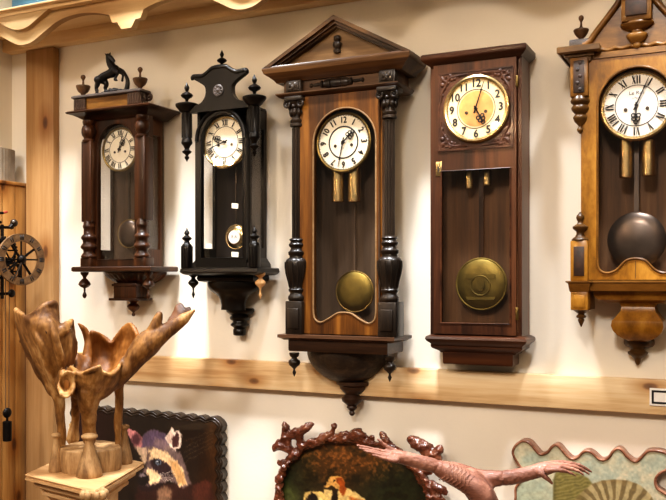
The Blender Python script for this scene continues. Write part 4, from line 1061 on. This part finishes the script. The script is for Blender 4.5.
for a, z, rad in ((-.045, .03, .038), (-.085, -.02, .045), (-.020, -.04, .028)):
    b = B(); n = 24
    b.tube([K(a+rad*math.cos(2*PI*i/n), z+rad*math.sin(2*PI*i/n), -.018) for i in range(n)], .0045, 6, True)
    for i in range(n): b.ball(K(a+(rad+.005)*math.cos(2*PI*i/n), z+(rad+.005)*math.sin(2*PI*i/n), -.018), .0035, seg=6)
    for i in range(3): b.tube([K(a-rad*math.cos(PI/3*i), z-rad*math.sin(PI/3*i), -.018), K(a+rad*math.cos(PI/3*i), z+rad*math.sin(PI/3*i), -.018)], .0028, 6)
    b.obj('gear', 'iron', r)
b = B(); b.ball(K(-.005, .122, -.03), .013, seg=12); b.obj('frame_knob', 'steel', r)
b = B(); b.tube([K(-.12, .150, -.03), K(-.045, .153, -.03)], .0045, 6); b.tube([K(-.12, .122, -.03), K(-.052, .122, -.03)], .005, 6); b.tube([K(-.09, .10, -.03), K(-.09, .17, -.03)], .003, 6); o = b.obj('foliot_bar', 'iron', r)
b = B(); b.tube([K(-.046, .153, -.03), K(-.030, .158, -.03)], .004, 6); b.obj('foliot_tip', 'red', o)
b = B(); b.tube([K(-.042, -.06, -.02), K(-.042, -.50, -.02)], .0013, 5); b.tube([K(-.028, -.06, -.02), K(-.030, -.50, -.02)], .0013, 5); b.obj('cord', 'string', r)
pw = K(-.036, -.50, -.02)
b = B(); b.lathe(pw.x, -pw.y, [(pw.z-.10, .010), (pw.z-.098, .0145), (pw.z-.035, .0145), (pw.z-.033, .010)], 16)
b.ball((pw.x, pw.y, pw.z-.006), .017, sx=.6, seg=14); b.tube([pw+Vector((0, 0, -.02)), pw+Vector((0, 0, -.036))], .004, 6); b.obj('hanging_weight', 'iron', r)
b = B(); b.ball(K(-.02, -.112, -.02), .014, sx=.6, seg=12); b.obj('pulley', 'iron', r)

# ================================================================ carved arms in front of the paintings
def arm(b, pts, z0=1.9, seg=12, n=5): chain(b, [(Q(px, py, z0+dz), rr*z0/F) for px, py, dz, rr in pts], seg, n)
base = Q(480, 281, 1.9)
r = thing('carved_arms', 'reddish carved wooden figure stretching out both arms before the paintings', 'sculpture', (base.x, base.y, 0))
b = B()
arm(b, [(472, 476, .03, 8), (486, 479, .02, 9.4), (500, 478, .01, 8)])
arm(b, [(446, 467, .02, 6), (456, 471, .02, 9), (472, 476, .03, 9)])
arm(b, [(470, 480, .0, 13), (482, 497, 0, 14), (486, 520, 0, 19), (482, 560, 0, 28), (480, 640, 0, 33), (480, 760, 0, 36), (480, 900, 0, 40), (480, 975, 0, 44)], seg=16)
remeshed(b, 'torso', 'armw', r, .004, 2, rough=((.002, 90),))
b = B(); b.lathe(base.x, -base.y, [(0, .13), (.03, .13), (.04, .12), (.06, .12)], 32); b.obj('plinth', 'umber', r)
b = B()
arm(b, [(440, 468.5, 0, 8.4), (446, 471, 0, 10), (455, 475, -.005, 11), (466, 481, -.012, 11.5), (476, 488, -.02, 12), (483, 497, -.022, 12.4), (486, 506, -.02, 12)])
for i in range(11):                                 # carved wavy folds of the sleeve
    t = i/10; px, py = 444+t*38, 471+t*t*16+t*9
    pts = []
    for j in range(9):
        a = -1.2+2.4*j/8
        rr = (10.6+1.6*t)*1.9/F
        c_ = Q(px, py, 1.9-.004-.018*t)
        ax = Vector((ct, st, 0)); dn = Vector((0, 0, -1)); fw = Vector((st, -ct, 0))
        pts.append(c_+fw*rr*math.cos(a)+(dn*.86-ax*.5)*rr*math.sin(a)+ax*.004*math.sin(j*1.6))
    b.tube(pts, .0009, 6)
b.obj('sleeve', 'armw', r, 1.2)
b = B()                                             # left hand, fingers together, thumb raised
arm(b, [(439, 467.5, 0, 6.8), (428, 464, 0, 7.2), (414, 460.5, 0, 7), (402, 457.5, 0, 6.8), (395, 455.5, 0, 6.2)])
for q in ([(398, 456, .012, 3.4), (385, 452, .014, 2.4), (373, 449.2, .014, 2.1), (363, 447, .013, 1.8), (357.5, 445.3, .012, 1.3)],
          [(397, 457.5, -.002, 3.2), (385, 454.6, -.003, 2.4), (374, 451.6, -.003, 2.0), (365, 449.6, -.003, 1.7), (359.5, 448.2, -.002, 1.2)],
          [(397, 459, -.014, 3.2), (387, 456.8, -.016, 2.4), (377, 454, -.017, 2.0), (369, 452, -.017, 1.7), (364, 450.8, -.016, 1.1)],
          [(397, 460.5, -.024, 3), (390, 460, -.027, 2.3), (382, 457.8, -.029, 1.9), (376, 456, -.029, 1.5), (372.5, 455, -.029, 1.0)],
          [(402, 454.5, .014, 4), (394, 450.5, .018, 2.6), (386, 446, .02, 2.2), (380.5, 441.6, .02, 1.7), (377.5, 439.2, .02, 1.1)]):
    arm(b, q, seg=8)
remeshed(b, 'left_hand', 'armw', r, .0022, 2, rough=((.0012, 140),))
b = B()                                             # right hand, drooping fingers, thumb hanging
arm(b, [(503.5, 478, .01, 7.8), (515, 476.5, .01, 7.6), (530, 473, .01, 7.2), (542, 469.5, .01, 7.4), (550, 467.5, .01, 6.6)])
for q in ([(548, 465, .02, 4), (560, 462.8, .024, 2.9), (573, 464, .024, 2.5), (583, 467, .024, 2), (591.5, 472, .022, 1.2)],
          [(548, 467, .004, 4), (560, 465, .006, 2.9), (573, 466.4, .006, 2.4), (582, 469.6, .006, 1.9), (589, 474, .005, 1.2)],
          [(548, 469, -.010, 3.8), (559, 467.4, -.012, 2.8), (570, 468.6, -.012, 2.3), (578, 471, -.012, 1.8), (584, 475, -.011, 1.1)],
          [(547, 470.5, -.022, 3.4), (556, 470, -.025, 2.5), (565, 471, -.026, 2.1), (571, 473, -.026, 1.6), (576, 476, -.025, 1.0)],
          [(540, 473, -.006, 4), (545, 476.5, -.012, 2.8), (549, 480, -.014, 2.2), (552, 483.6, -.014, 1.3)]):
    arm(b, q, seg=8)
remeshed(b, 'right_hand', 'armw', r, .0022, 2, rough=((.0012, 140),))
b = B(); arm(b, [(501.2, 478, .01, 6.6), (502.6, 478, .01, 6.6)]); arm(b, [(439.2, 468, 0, 6.4), (440.4, 468.4, 0, 6.4)]); b.obj('wrist_joint', 'ink', r)

# ================================================================ label card on the rail
x0 = X(649.5, .034); z0, z1 = Z(650, 405.5, .034), Z(650, 388, .034); x1 = x0+.15
r = thing('label_card', 'blank white label card with dark inner border on the pine rail', 'label', ((x0+x1)/2, -.03, z0))
B().box(x0, x1, .030, .034, z0, z1, .001).obj('card', 'white', r)
o = [(x0+.005, z0+.005), (x1-.005, z0+.005), (x1-.005, z1-.005), (x0+.005, z1-.005)]; i_ = [(x0+.010, z0+.010), (x1-.010, z0+.010), (x1-.010, z1-.010), (x0+.010, z1-.010)]
B().prism([o, i_[::-1]], .034, .0346).obj('card_frame', 'ink', r)
# ================================================================ painted plaques on the wall
def vn(x, y, s=0):
    xi, yi = np.floor(x), np.floor(y); fx, fy = x-xi, y-yi
    fx, fy = fx*fx*(3-2*fx), fy*fy*(3-2*fy)
    def h(a, b_):
        v = np.sin(a*127.1+b_*311.7+s*74.7)*43758.5453; return v-np.floor(v)
    return (h(xi, yi)*(1-fx)+h(xi+1, yi)*fx)*(1-fy)+(h(xi, yi+1)*(1-fx)+h(xi+1, yi+1)*fx)*fy
def fbm(x, y, s=0): return (vn(x, y, s)+.5*vn(x*2, y*2, s+1)+.25*vn(x*4, y*4, s+2))/1.75
def inside(px, py, poly):
    r_ = np.zeros(px.shape, bool); n = len(poly)
    for i in range(n):
        x0, y0 = poly[i]; x1, y1 = poly[(i+1) % n]
        c = ((y0 > py) != (y1 > py)) & (px < (x1-x0)*(py-y0)/((y1-y0) if y1 != y0 else 1e-9)+x0)
        r_ ^= c
    return r_
def pmask(px, py, poly, soft=1.0):
    """soft polygon mask from signed distance"""
    d = np.full(px.shape, 1e9); n = len(poly)
    for i in range(n):
        ax, ay = poly[i]; bx, by = poly[(i+1) % n]; ex, ey = bx-ax, by-ay
        t = np.clip(((px-ax)*ex+(py-ay)*ey)/(ex*ex+ey*ey+1e-9), 0, 1)
        d = np.minimum(d, np.hypot(px-ax-t*ex, py-ay-t*ey))
    d = np.where(inside(px, py, poly), d, -d)
    return np.clip(d/soft+.5, 0, 1)
def emask(px, py, cx, cy, rx, ry, soft=.25): return np.clip((1-np.hypot((px-cx)/rx, (py-cy)/ry))/soft+.5, 0, 1)
def lmask(px, py, a, b_, w):
    ex, ey = b_[0]-a[0], b_[1]-a[1]
    t = np.clip(((px-a[0])*ex+(py-a[1])*ey)/(ex*ex+ey*ey), 0, 1)
    return np.clip((w-np.hypot(px-a[0]-t*ex, py-a[1]-t*ey))/.5+.5, 0, 1)
class Canvas:
    def __init__(s, px, py, bg): s.x, s.y = px, py; s.c = np.ones(px.shape+(3,))*np.array(bg, float)
    def lay(s, m, col, k=1.0):
        m = (m*k)[..., None]; s.c = s.c*(1-m)+np.array(col, float)*m if not isinstance(col, np.ndarray) else s.c*(1-m)+col*m
    def mul(s, f): s.c = s.c*f[..., None]
def painting(name, outline, d, fn, parent, step=.8, mat='paint'):
    xs = [p[0] for p in outline]; ys = [p[1] for p in outline]
    gx = np.arange(min(xs), max(xs)+step, step); gy = np.arange(min(ys), max(ys)+step, step)
    px, py = np.meshgrid(gx, gy)
    col = np.clip(fn(px, py), 0, 255)/255
    col = np.where(col <= .04045, col/12.92, ((col+.055)/1.055)**2.4)
    ny, nx = px.shape
    cin = inside((px[:-1, :-1]+px[1:, 1:])/2, (py[:-1, :-1]+py[1:, 1:])/2, outline)
    u = (px-333)/F; v = (HZ-py)/F; dx = -st+u*ct; dy = ct+u*st; t = (-d-CY)/dy
    co_ = np.stack([CX+t*dx-ORG.x, np.full(px.shape, -d)-ORG.y, CZ+t*v-ORG.z], -1).reshape(-1, 3)
    idx = np.arange(ny*nx).reshape(ny, nx)
    q = np.stack([idx[:-1, :-1], idx[1:, :-1], idx[1:, 1:], idx[:-1, 1:]], -1)[cin]
    used = np.unique(q); remap = np.full(ny*nx, -1); remap[used] = np.arange(len(used)); q = remap[q]
    me = bpy.data.meshes.new(name); me.from_pydata(co_[used].tolist(), [], q.tolist())
    a = me.color_attributes.new('Col', 'FLOAT_COLOR', 'POINT')
    cc = np.ones((len(used), 4), np.float32); cc[:, :3] = col.reshape(-1, 3)[used]
    a.data.foreach_set('color', cc.ravel())
    return finish(name, me, mat, parent, None)
def shrink(poly, k):
    """inset a polygon by k pixels along its averaged normals"""
    n = len(poly); A = sum(poly[i][0]*poly[(i+1) % n][1]-poly[(i+1) % n][0]*poly[i][1] for i in range(n))
    s = 1 if A > 0 else -1; out = []
    for i in range(n):
        x0, y0 = poly[i-1]; x1, y1 = poly[(i+1) % n]
        tx, ty = x1-x0, y1-y0; l = math.hypot(tx, ty) or 1
        out.append((poly[i][0]-s*ty/l*k, poly[i][1]+s*tx/l*k))
    return out
def wpoly(poly, d): return [(P(x, y, d).x, P(x, y, d).z) for x, y in poly]

# ---- raccoon
def scallop(a, b_, n, amp):
    out_ = []
    for k in range(n*4):
        t = k/(n*4); ex, ey = b_[0]-a[0], b_[1]-a[1]; l = math.hypot(ex, ey)
        w_ = amp*abs(math.sin(PI*k/4))-amp*.5
        out_.append((a[0]+ex*t+ey/l*w_, a[1]+ey*t-ex/l*w_))
    return out_
out = scallop((71, 405), (218, 418.5), 12, 2.8)+scallop((220.5, 421), (221.5, 555), 11, 3.0)+scallop((220, 557), (72, 553), 13, 3.2)+scallop((70.5, 551), (70.5, 407), 12, 3.4)
d = .032
c = P(148, 480, d)
r = thing('painted_plaque', 'dark scalloped wooden plaque painted with a raccoon face', 'picture', (c.x, -.001, P(148, 556, d).z))
B().prism(wpoly(out, d), .001, .028).obj('board', 'frame_d', r)
b = B(); b.tube([(x, -.026, z) for x, z in wpoly(shrink(out, 1.6), .03)], .0040, 8, True)
b.tube([(x, -.028, z) for x, z in wpoly(shrink(out, 4.0), .03)], .0020, 8, True); b.obj('scalloped_frame', 'frame_d', r, .9)
def rac(px, py):
    z = lambda pts: [(105+a/5, 400+b_/5) for a, b_ in pts]
    gx_, gy_ = px, py; px = px+1.8*(vn(gx_/1.0, gy_/2.4, 11)-.5); py = py+3.0*(vn(gx_/.8, gy_/2.4, 12)-.5)
    cv = Canvas(px, py, (24, 15, 11)); n1 = fbm(px/9, py/9); n2 = fbm(px/2.2, py/2.2, 4)
    cv.lay(np.clip((px-185)/40, 0, 1)*np.clip((py-430)/60, 0, 1), (88, 50, 24), .7)
    cv.lay(emask(px, py, 214, 440, 8, 26, .8), (84, 52, 24), .5)
    cv.lay(np.clip(1-(px-60)/60, 0, 1), (70, 48, 60), .5)
    for k in range(5): cv.lay(lmask(px, py, (185, 462-k*5), (213, 446-k*4), .35), (92, 74, 54), .5)
    # body and chest
    cv.lay(pmask(px, py, z([(170, 420), (430, 420), (520, 400), (560, 520), (540, 800), (120, 800), (150, 480)]), 3), (52, 26, 22), .9)
    cv.lay(pmask(px, py, z([(440, 430), (500, 395), (530, 420), (520, 520), (440, 520)]), 3), (78, 40, 30), .8)
    cv.lay(pmask(px, py, z([(262, 450), (300, 430), (335, 450), (325, 540), (262, 540)]), 3), (150, 116, 88), .75)
    head = z([(170, 235), (185, 190), (205, 160), (250, 148), (300, 168), (330, 235), (380, 268), (402, 330), (432, 420), (390, 442), (330, 405), (270, 420), (225, 436), (178, 432), (165, 400), (190, 360), (205, 330), (210, 280), (190, 250)])
    cv.lay(pmask(px, py, head, 2.2), (104, 84, 80))
    cv.lay(pmask(px, py, z([(160, 240), (185, 190), (205, 160), (250, 148), (300, 168), (325, 225), (290, 245), (220, 232)]), 2.5), (84, 66, 86), .9)
    cv.lay(pmask(px, py, z([(250, 190), (300, 200), (330, 240), (300, 250), (240, 225)]), 3), (150, 122, 108), .5)
    # ears
    cv.lay(pmask(px, py, z([(103, 140), (150, 155), (187, 188), (184, 232), (160, 240), (130, 205)]), 1.4), (170, 108, 104))
    cv.lay(emask(px, py, 136, 439.5, 5, 5.5, .6), (58, 28, 34), .9)
    cv.lay(pmask(px, py, z([(298, 192), (334, 138), (350, 158), (370, 148), (383, 178), (377, 244), (342, 252), (318, 226)]), 1.2), (214, 190, 170))
    cv.lay(pmask(px, py, z([(340, 180), (362, 160), (372, 185), (366, 235), (342, 240), (334, 215)]), 1.2), (64, 36, 36))
    cv.lay(pmask(px, py, z([(306, 192), (332, 150), (340, 175), (330, 222), (318, 222)]), 1.2), (190, 160, 140))
    # cream face
    cv.lay(pmask(px, py, z([(214, 252), (250, 238), (310, 262), (352, 300), (388, 340), (412, 420), (372, 434), (346, 380), (326, 332), (270, 300), (236, 294), (215, 312)]), 1.6), (214, 178, 134))
    cv.lay(pmask(px, py, z([(318, 300), (362, 310), (396, 380), (404, 424), (368, 420), (348, 380)]), 2), (190, 142, 88), .8)
    cv.lay(pmask(px, py, z([(150, 232), (205, 240), (212, 300), (196, 320), (170, 275)]), 2), (196, 164, 132), .85)
    cv.lay(pmask(px, py, z([(208, 262), (226, 262), (222, 300), (208, 330)]), 1), (70, 50, 50), .8)
    # mask, eye, muzzle, nose
    cv.lay(pmask(px, py, z([(226, 306), (268, 290), (322, 328), (346, 378), (300, 388), (262, 364), (234, 338)]), 1.6), (46, 30, 34))
    cv.lay(emask(px, py, 158, 462, 4.6, 3.8, .3), (24, 20, 22)); cv.lay(emask(px, py, 158.2, 462.2, 3.4, 3, .4), (104, 112, 126)); cv.lay(emask(px, py, 158.4, 462.4, 1.9, 1.8, .4), (16, 14, 16)); cv.lay(emask(px, py, 157, 461, .9, .8, .5), (230, 230, 236))
    cv.lay(pmask(px, py, z([(212, 338), (262, 362), (284, 392), (264, 414), (226, 424), (206, 390)]), 1.4), (226, 190, 144))
    cv.lay(pmask(px, py, z([(176, 362), (202, 360), (220, 380), (222, 405), (200, 432), (172, 428), (160, 405)]), 1.2), (18, 13, 14)); cv.lay(emask(px, py, 142.5, 475, 3, 2, .6), (124, 108, 108), .9)
    cv.lay(pmask(px, py, z([(160, 430), (220, 430), (270, 416), (300, 420), (260, 445), (190, 460)]), 1.6), (34, 20, 22), .9)
    for k, (a, b_) in enumerate((((268, 374), (350, 352)), ((268, 382), (352, 368)), ((270, 390), (340, 388)), ((264, 396), (330, 404)))):
        p = z([a, b_]); cv.lay(lmask(px, py, p[0], p[1], .22), (240, 226, 206), .8)
    cv.mul(.84+.46*fbm(gx_/.8, gy_/3, 9)); cv.mul(.9+.28*n1)
    return cv.c
painting('raccoon_painting', shrink(out, 5), .0295, rac, r, .7)

# ---- hounds in a carved root frame
arc = [(281, 556), (279, 520), (279, 500), (279.5, 484), (283, 470), (290, 459), (300, 450), (312, 443.5), (326, 439.5), (342, 438.5), (358, 440), (373, 443.5), (387, 449), (400, 456), (411, 465), (420, 476), (427, 489), (431, 504), (433, 525), (432, 556)]
arc = smoothpts(arc, 4)
d = .04
c = P(355, 500, d)
r = thing('framed_painting', 'painting of spotted hounds in a red brown carved root frame', 'picture', (c.x, -.001, P(355, 560, d).z))
B().prism(wpoly(arc, .03), .001, .030).obj('board', 'frame_r', r)
b = B(); k = dep(355, d)/F
def fchain(pts, seg=10): chain(b, [(P(px, py, dd), rr*k) for px, py, dd, rr in pts], seg, 5)
random.seed(5)
fchain([(px-1.5*(1 if px > 355 else -1)*0, py, .042, 4.2+1.4*math.sin(i*1.9)+.6*math.sin(i*.7)) for i, (px, py) in enumerate(arc[::2])])
for (px, py), (nx, ny) in zip(arc[::3], arc[1::3]):
    fchain([(px+random.uniform(-2.5, 2.5), py+random.uniform(-2.5, 2.5), .055, 1.8), (nx+random.uniform(-1, 1), ny+random.uniform(-3, 2), .057, 2.4), (nx+3, ny+random.uniform(-2, 2), .055, 1.5)], 8)
fchain([(294, 455, .045, 4), (287, 447, .05, 5.4), (281, 445, .055, 5.6), (276, 447, .055, 4.6), (274.5, 449.5, .055, 3)])
fchain([(287, 447, .05, 5), (286, 436, .05, 5), (286, 427, .052, 4), (284.5, 424, .052, 2.8)])
fchain([(287, 438, .05, 5), (295, 433, .052, 5), (303, 430, .055, 4.6), (309, 426, .055, 4), (311, 424.6, .055, 3)])
fchain([(302, 447, .045, 4.4), (300, 440, .05, 4.6), (301, 432, .052, 4)]); fchain([(276, 443, .06, 1.6), (285, 438, .062, 2), (296, 436, .062, 2), (306, 428, .062, 1.6)])
fchain([(295, 458, .045, 3), (286, 462, .05, 3), (280, 463, .052, 2.8), (278.5, 461.6, .052, 2.2)])
fchain([(318, 442, .045, 4), (325, 437, .05, 5), (330, 434, .052, 3.2), (333, 429, .052, 2.6), (334.5, 426.6, .052, 3.4)])
fchain([(336, 438, .045, 4), (343, 435, .05, 4), (346, 432.6, .05, 2.6)]); fchain([(349, 438, .045, 5), (357, 434, .05, 6), (362, 436, .05, 5)])
fchain([(368, 441, .045, 4), (372, 438, .05, 3.4)]); fchain([(392, 450, .045, 4), (387, 441, .05, 3.6), (383, 435.5, .052, 3.8), (382, 434.4, .052, 3)])
fchain([(388, 447, .045, 4), (396, 450, .05, 4), (402, 453, .05, 3)])
fchain([(436, 460, .045, 4), (428, 450, .05, 6), (420, 445, .052, 7), (413, 441, .054, 6), (410.6, 440, .054, 4.4)])
fchain([(424, 449, .05, 6), (433, 454, .05, 5.4), (439, 450, .05, 4.4), (441, 448.4, .05, 3)]); fchain([(432, 452, .05, 4), (438, 457, .05, 4.4), (436, 464, .046, 4), (428, 470, .045, 4.6), (420, 474, .045, 4)])
fchain([(424, 482, .045, 4.4), (433, 485, .05, 4), (441, 489, .052, 4), (445, 492, .052, 3)]); fchain([(427, 490, .045, 4), (437, 496, .05, 3.4), (444, 501, .05, 2.6)])
fchain([(412, 466, .05, 3), (424, 478, .055, 3), (433, 494, .055, 2.6), (438, 506, .055, 2)])
for py in range(476, 556, 9): fchain([(281, py, .045, 3.6), (277.5, py+3, .05, 3.4), (279, py+7, .05, 2.6)])
remeshed(b, 'carved_frame', 'frame_r', r, .0034, 1, rough=((.004, 60), (.0028, 120)))
def dog(px, py):
    z = lambda pts: [(265+a/5.56, 410+b_/5.56) for a, b_ in pts]
    gx_, gy_ = px, py; px = px+1.4*(vn(gx_/1.5, gy_/1.5, 11)-.5); py = py+1.4*(vn(gx_/1.5, gy_/1.5, 12)-.5)
    cv = Canvas(px, py, (54, 40, 20)); n1 = fbm(px/7, py/5); n2 = fbm(px/2.4, py/2.4, 3)
    cv.lay(emask(px, py, 350, 455, 42, 22, 1.2), (116, 74, 34), .8)
    cv.lay(np.clip(1-(px-284)/38, 0, 1), (44, 54, 34), .9)
    cv.lay(emask(px, py, 405, 490, 40, 26, .9), (40, 44, 26), .9)
    cv.lay(np.clip((n2-.5)*5, 0, 1)*emask(px, py, 350, 455, 50, 24, .8), (166, 104, 50), .55)
    cv.lay(np.clip((n1-.5)*4, 0, 1), (30, 26, 14), .7)
    cv.lay(emask(px, py, 288, 500, 10, 16, .8), (92, 100, 52), .7)
    # seated hound with brown ears
    body = z([(330, 440), (395, 455), (445, 430), (500, 455), (560, 500), (620, 560), (640, 800), (300, 800), (310, 560)])
    cv.lay(pmask(px, py, body, 1.5), (222, 188, 118))
    cv.lay(pmask(px, py, z([(375, 450), (400, 446), (408, 500), (395, 560), (365, 540)]), 1.4), (36, 26, 18))
    cv.lay(pmask(px, py, z([(470, 480), (540, 500), (600, 560), (540, 600), (480, 560)]), 2.5), (176, 92, 36), .9)
    cv.lay(pmask(px, py, z([(330, 405), (350, 398), (360, 375), (390, 366), (425, 372), (440, 400), (448, 440), (425, 450), (400, 440), (370, 420), (350, 432), (332, 428)]), 1.1), (224, 170, 92))
    cv.lay(pmask(px, py, z([(395, 378), (425, 374), (442, 402), (452, 445), (436, 478), (418, 462), (414, 420), (398, 400)]), 1.2), (166, 80, 28))
    cv.lay(emask(px, py, 325.2, 483.6, 2, 1.6, .4), (30, 20, 16)); cv.lay(emask(px, py, 334.4, 481, 1.1, 1, .4), (30, 18, 12))
    # second hound in front
    cv.lay(pmask(px, py, z([(215, 470), (230, 455), (320, 452), (350, 500), (340, 800), (205, 800)]), 1.5), (220, 184, 108))
    cv.lay(pmask(px, py, z([(222, 500), (260, 455), (290, 475), (306, 520), (300, 580), (240, 560)]), 1.4), (34, 26, 20))
    cv.lay(pmask(px, py, z([(300, 480), (330, 500), (320, 560), (290, 560)]), 2), (236, 206, 140), .8)
    cv.mul(.74+.52*n2); return cv.c
painting('hound_painting', shrink(arc, 1), .0315, dog, r, .7)

# ---- plaque at the lower right
out = [(511.5, 454), (514.5, 445), (522, 440), (530, 442), (537, 450), (541, 453.5), (547, 451), (551, 446), (555.5, 443.8), (560, 446), (566, 453), (572, 458), (577, 456.2), (582, 451.5), (588, 450), (594, 453), (601, 459), (607.5, 457), (612, 450.5), (618, 447.5), (623, 450), (628, 456), (635, 460.5), (640, 457), (646, 451), (652, 449.6), (659, 450), (668, 453), (675, 459), (675, 466), (667, 471), (660, 475), (656.5, 481), (658.5, 488), (666, 493), (674, 499), (677, 508), (670, 517), (664, 526), (670, 538), (674, 552), (660, 560), (620, 556), (580, 560), (540, 556), (518, 560), (510, 548), (514, 530), (510, 515), (514, 500), (514.5, 488), (520, 480), (524, 473), (518, 466)]
out = smoothpts(out, 4, True)
d = .035
c = P(590, 500, d)
r = thing('painted_plaque', 'wavy bark edged plaque painted with a striped animal back on pale green', 'picture', (c.x, -.001, P(590, 560, d).z))
B().prism(wpoly(out, d), .001, .033).obj('board', 'frame_b', r)
b = B(); b.tube([(x, -.033, z) for x, z in wpoly(shrink(out, 1.3), .035)], .0038, 8, True); b.obj('bark_frame', 'frame_b', r, .9)
def tig(px, py):
    z = lambda pts: [(570+a/6.94, 430+b_/6.94) for a, b_ in pts]
    n1 = fbm(px/12, py/9); n2 = fbm(px/2.5, py/2.5, 6)
    cv = Canvas(px, py, (158, 158, 136))
    cv.lay(np.clip((n1-.42)*4, 0, 1), (182, 168, 138), .7); cv.lay(np.clip((.45-n1)*4, 0, 1), (142, 150, 134), .6)
    cv.lay(np.clip((n2-.62)*5, 0, 1)*np.clip((px-590)/20, 0, 1), (190, 156, 128), .4)
    cv.lay(np.clip((py-470)/30, 0, 1)*np.clip((560-px)/20, 0, 1), (148, 156, 132), .7)
    # mossy tuft on the left
    tuft = [(553.5, 480), (556, 472), (566, 469.5), (578, 473), (588, 478), (594, 486), (592, 520), (553, 520)]
    cv.lay(pmask(px, py, tuft, 2), (104, 92, 44)); 
    st_ = .5+.5*np.sin((py+.25*px+2.5*vn(px/5, py/5))*1.7); cv.lay(pmask(px, py, tuft, 2)*np.clip(st_*1.4-.5, 0, 1), (146, 136, 88), .6); cv.lay(pmask(px, py, tuft, 2)*np.clip((557-px)/5, 0, 1), (60, 54, 26), .8)
    # striped arching back
    back = [(575, 500), (582, 492), (592, 484), (602, 480.5), (615, 479.5), (628, 480.5), (640, 485), (650, 494), (656, 505), (660, 530), (570, 530)]
    m = pmask(px, py, back, 1.2); cv.lay(m, (156, 138, 98))
    ang = np.arctan2(py-522, px-606); rad = np.hypot(px-606, (py-522))
    s1 = np.sin(ang*24+rad*.22+1.3*vn(px/6, py/6, 2)); cv.lay(m*np.clip(s1*2+.3, 0, 1), (98, 80, 48), .85)
    cv.lay(m*np.clip((592-px)/12, 0, 1), (94, 78, 36), .5)
    cv.lay(m*np.clip(1-(py-480)/5, 0, 1), (110, 84, 46), .4)
    cv.mul(.86+.28*n2); return cv.c
painting('striped_painting', shrink(out, 2.2), .0342, tig, r, .8, 'paintm')
# ---------------------------------------------------------------- light
def lamp(kind, loc, power, col, size=.05, aim=None, spot=None, blend=.5):
    l = bpy.data.lights.new('lamp', kind); l.energy = power; l.color = col
    o = bpy.data.objects.new('lamp', l); C.objects.link(o); o.location = loc
    if kind == 'AREA': l.size = size
    else: l.shadow_soft_size = size
    if kind == 'SPOT': l.spot_size = math.radians(spot); l.spot_blend = blend
    if aim is not None: o.rotation_euler = (Vector(aim)-Vector(loc)).to_track_quat('-Z', 'Y').to_euler()
    return o
WARM, COOL = (1, .70, .40), (.95, .97, 1)
# close track lights above the cornice line
for x, p in ((-1.25, 1), (-.5, 1), (.25, 1), (1.0, 1)):
    lamp('SPOT', (x, -.53, 2.95), (66 if x > -1 else 48)*p, COOL, .05, (x+.05, -.05, 1.0), 86, .5)
    lamp('SPOT', (x+.06, -.55, 2.95), (190 if x > -1 else 120)*p, COOL, .09, (x+.08, -.10, .6), 40, 1.0)  # second spot added at each track light to whiten the lower wall
# warm ceiling bulbs in the room
for x, y, z, p in ((-1.7, -2.2, 2.30, 8), (-1.63, -2.23, 2.30, 8), (0.0, -2.1, 2.36, 8), (.08, -2.12, 2.36, 8), (1.7, -2.4, 2.6, 16), (-.6, -1.9, 3.0, 13), (.9, -1.9, 3.0, 13)):
    lamp('POINT', (x, y, z), p, WARM, .022)
for x, y in ((.6, -3.6), (-1.6, -3.4), (2.4, -3.0)):  # soft warm fill added from the front for dials and cases
    lamp('AREA', (x, y+.5, 3.35), 9, (1, .76, .54), .5, (x*.4-.1, 0, 1.6))
for x in (-1.2, .6):  # neutral spots added to brighten the lower wall
    lamp('SPOT', (x+.3, -3.3, 3.3), 190, (1, .95, .9), .2, (x, 0, .75), 58, 1.0)
w = bpy.data.worlds.new('world'); bpy.context.scene.world = w; w.use_nodes = True
bg = w.node_tree.nodes['Background']; bg.inputs[0].default_value = (1, .80, .58, 1); bg.inputs[1].default_value = .14
sc = bpy.context.scene
sc.view_settings.view_transform = 'Standard'; sc.view_settings.look = 'Medium High Contrast'; sc.view_settings.exposure = 0
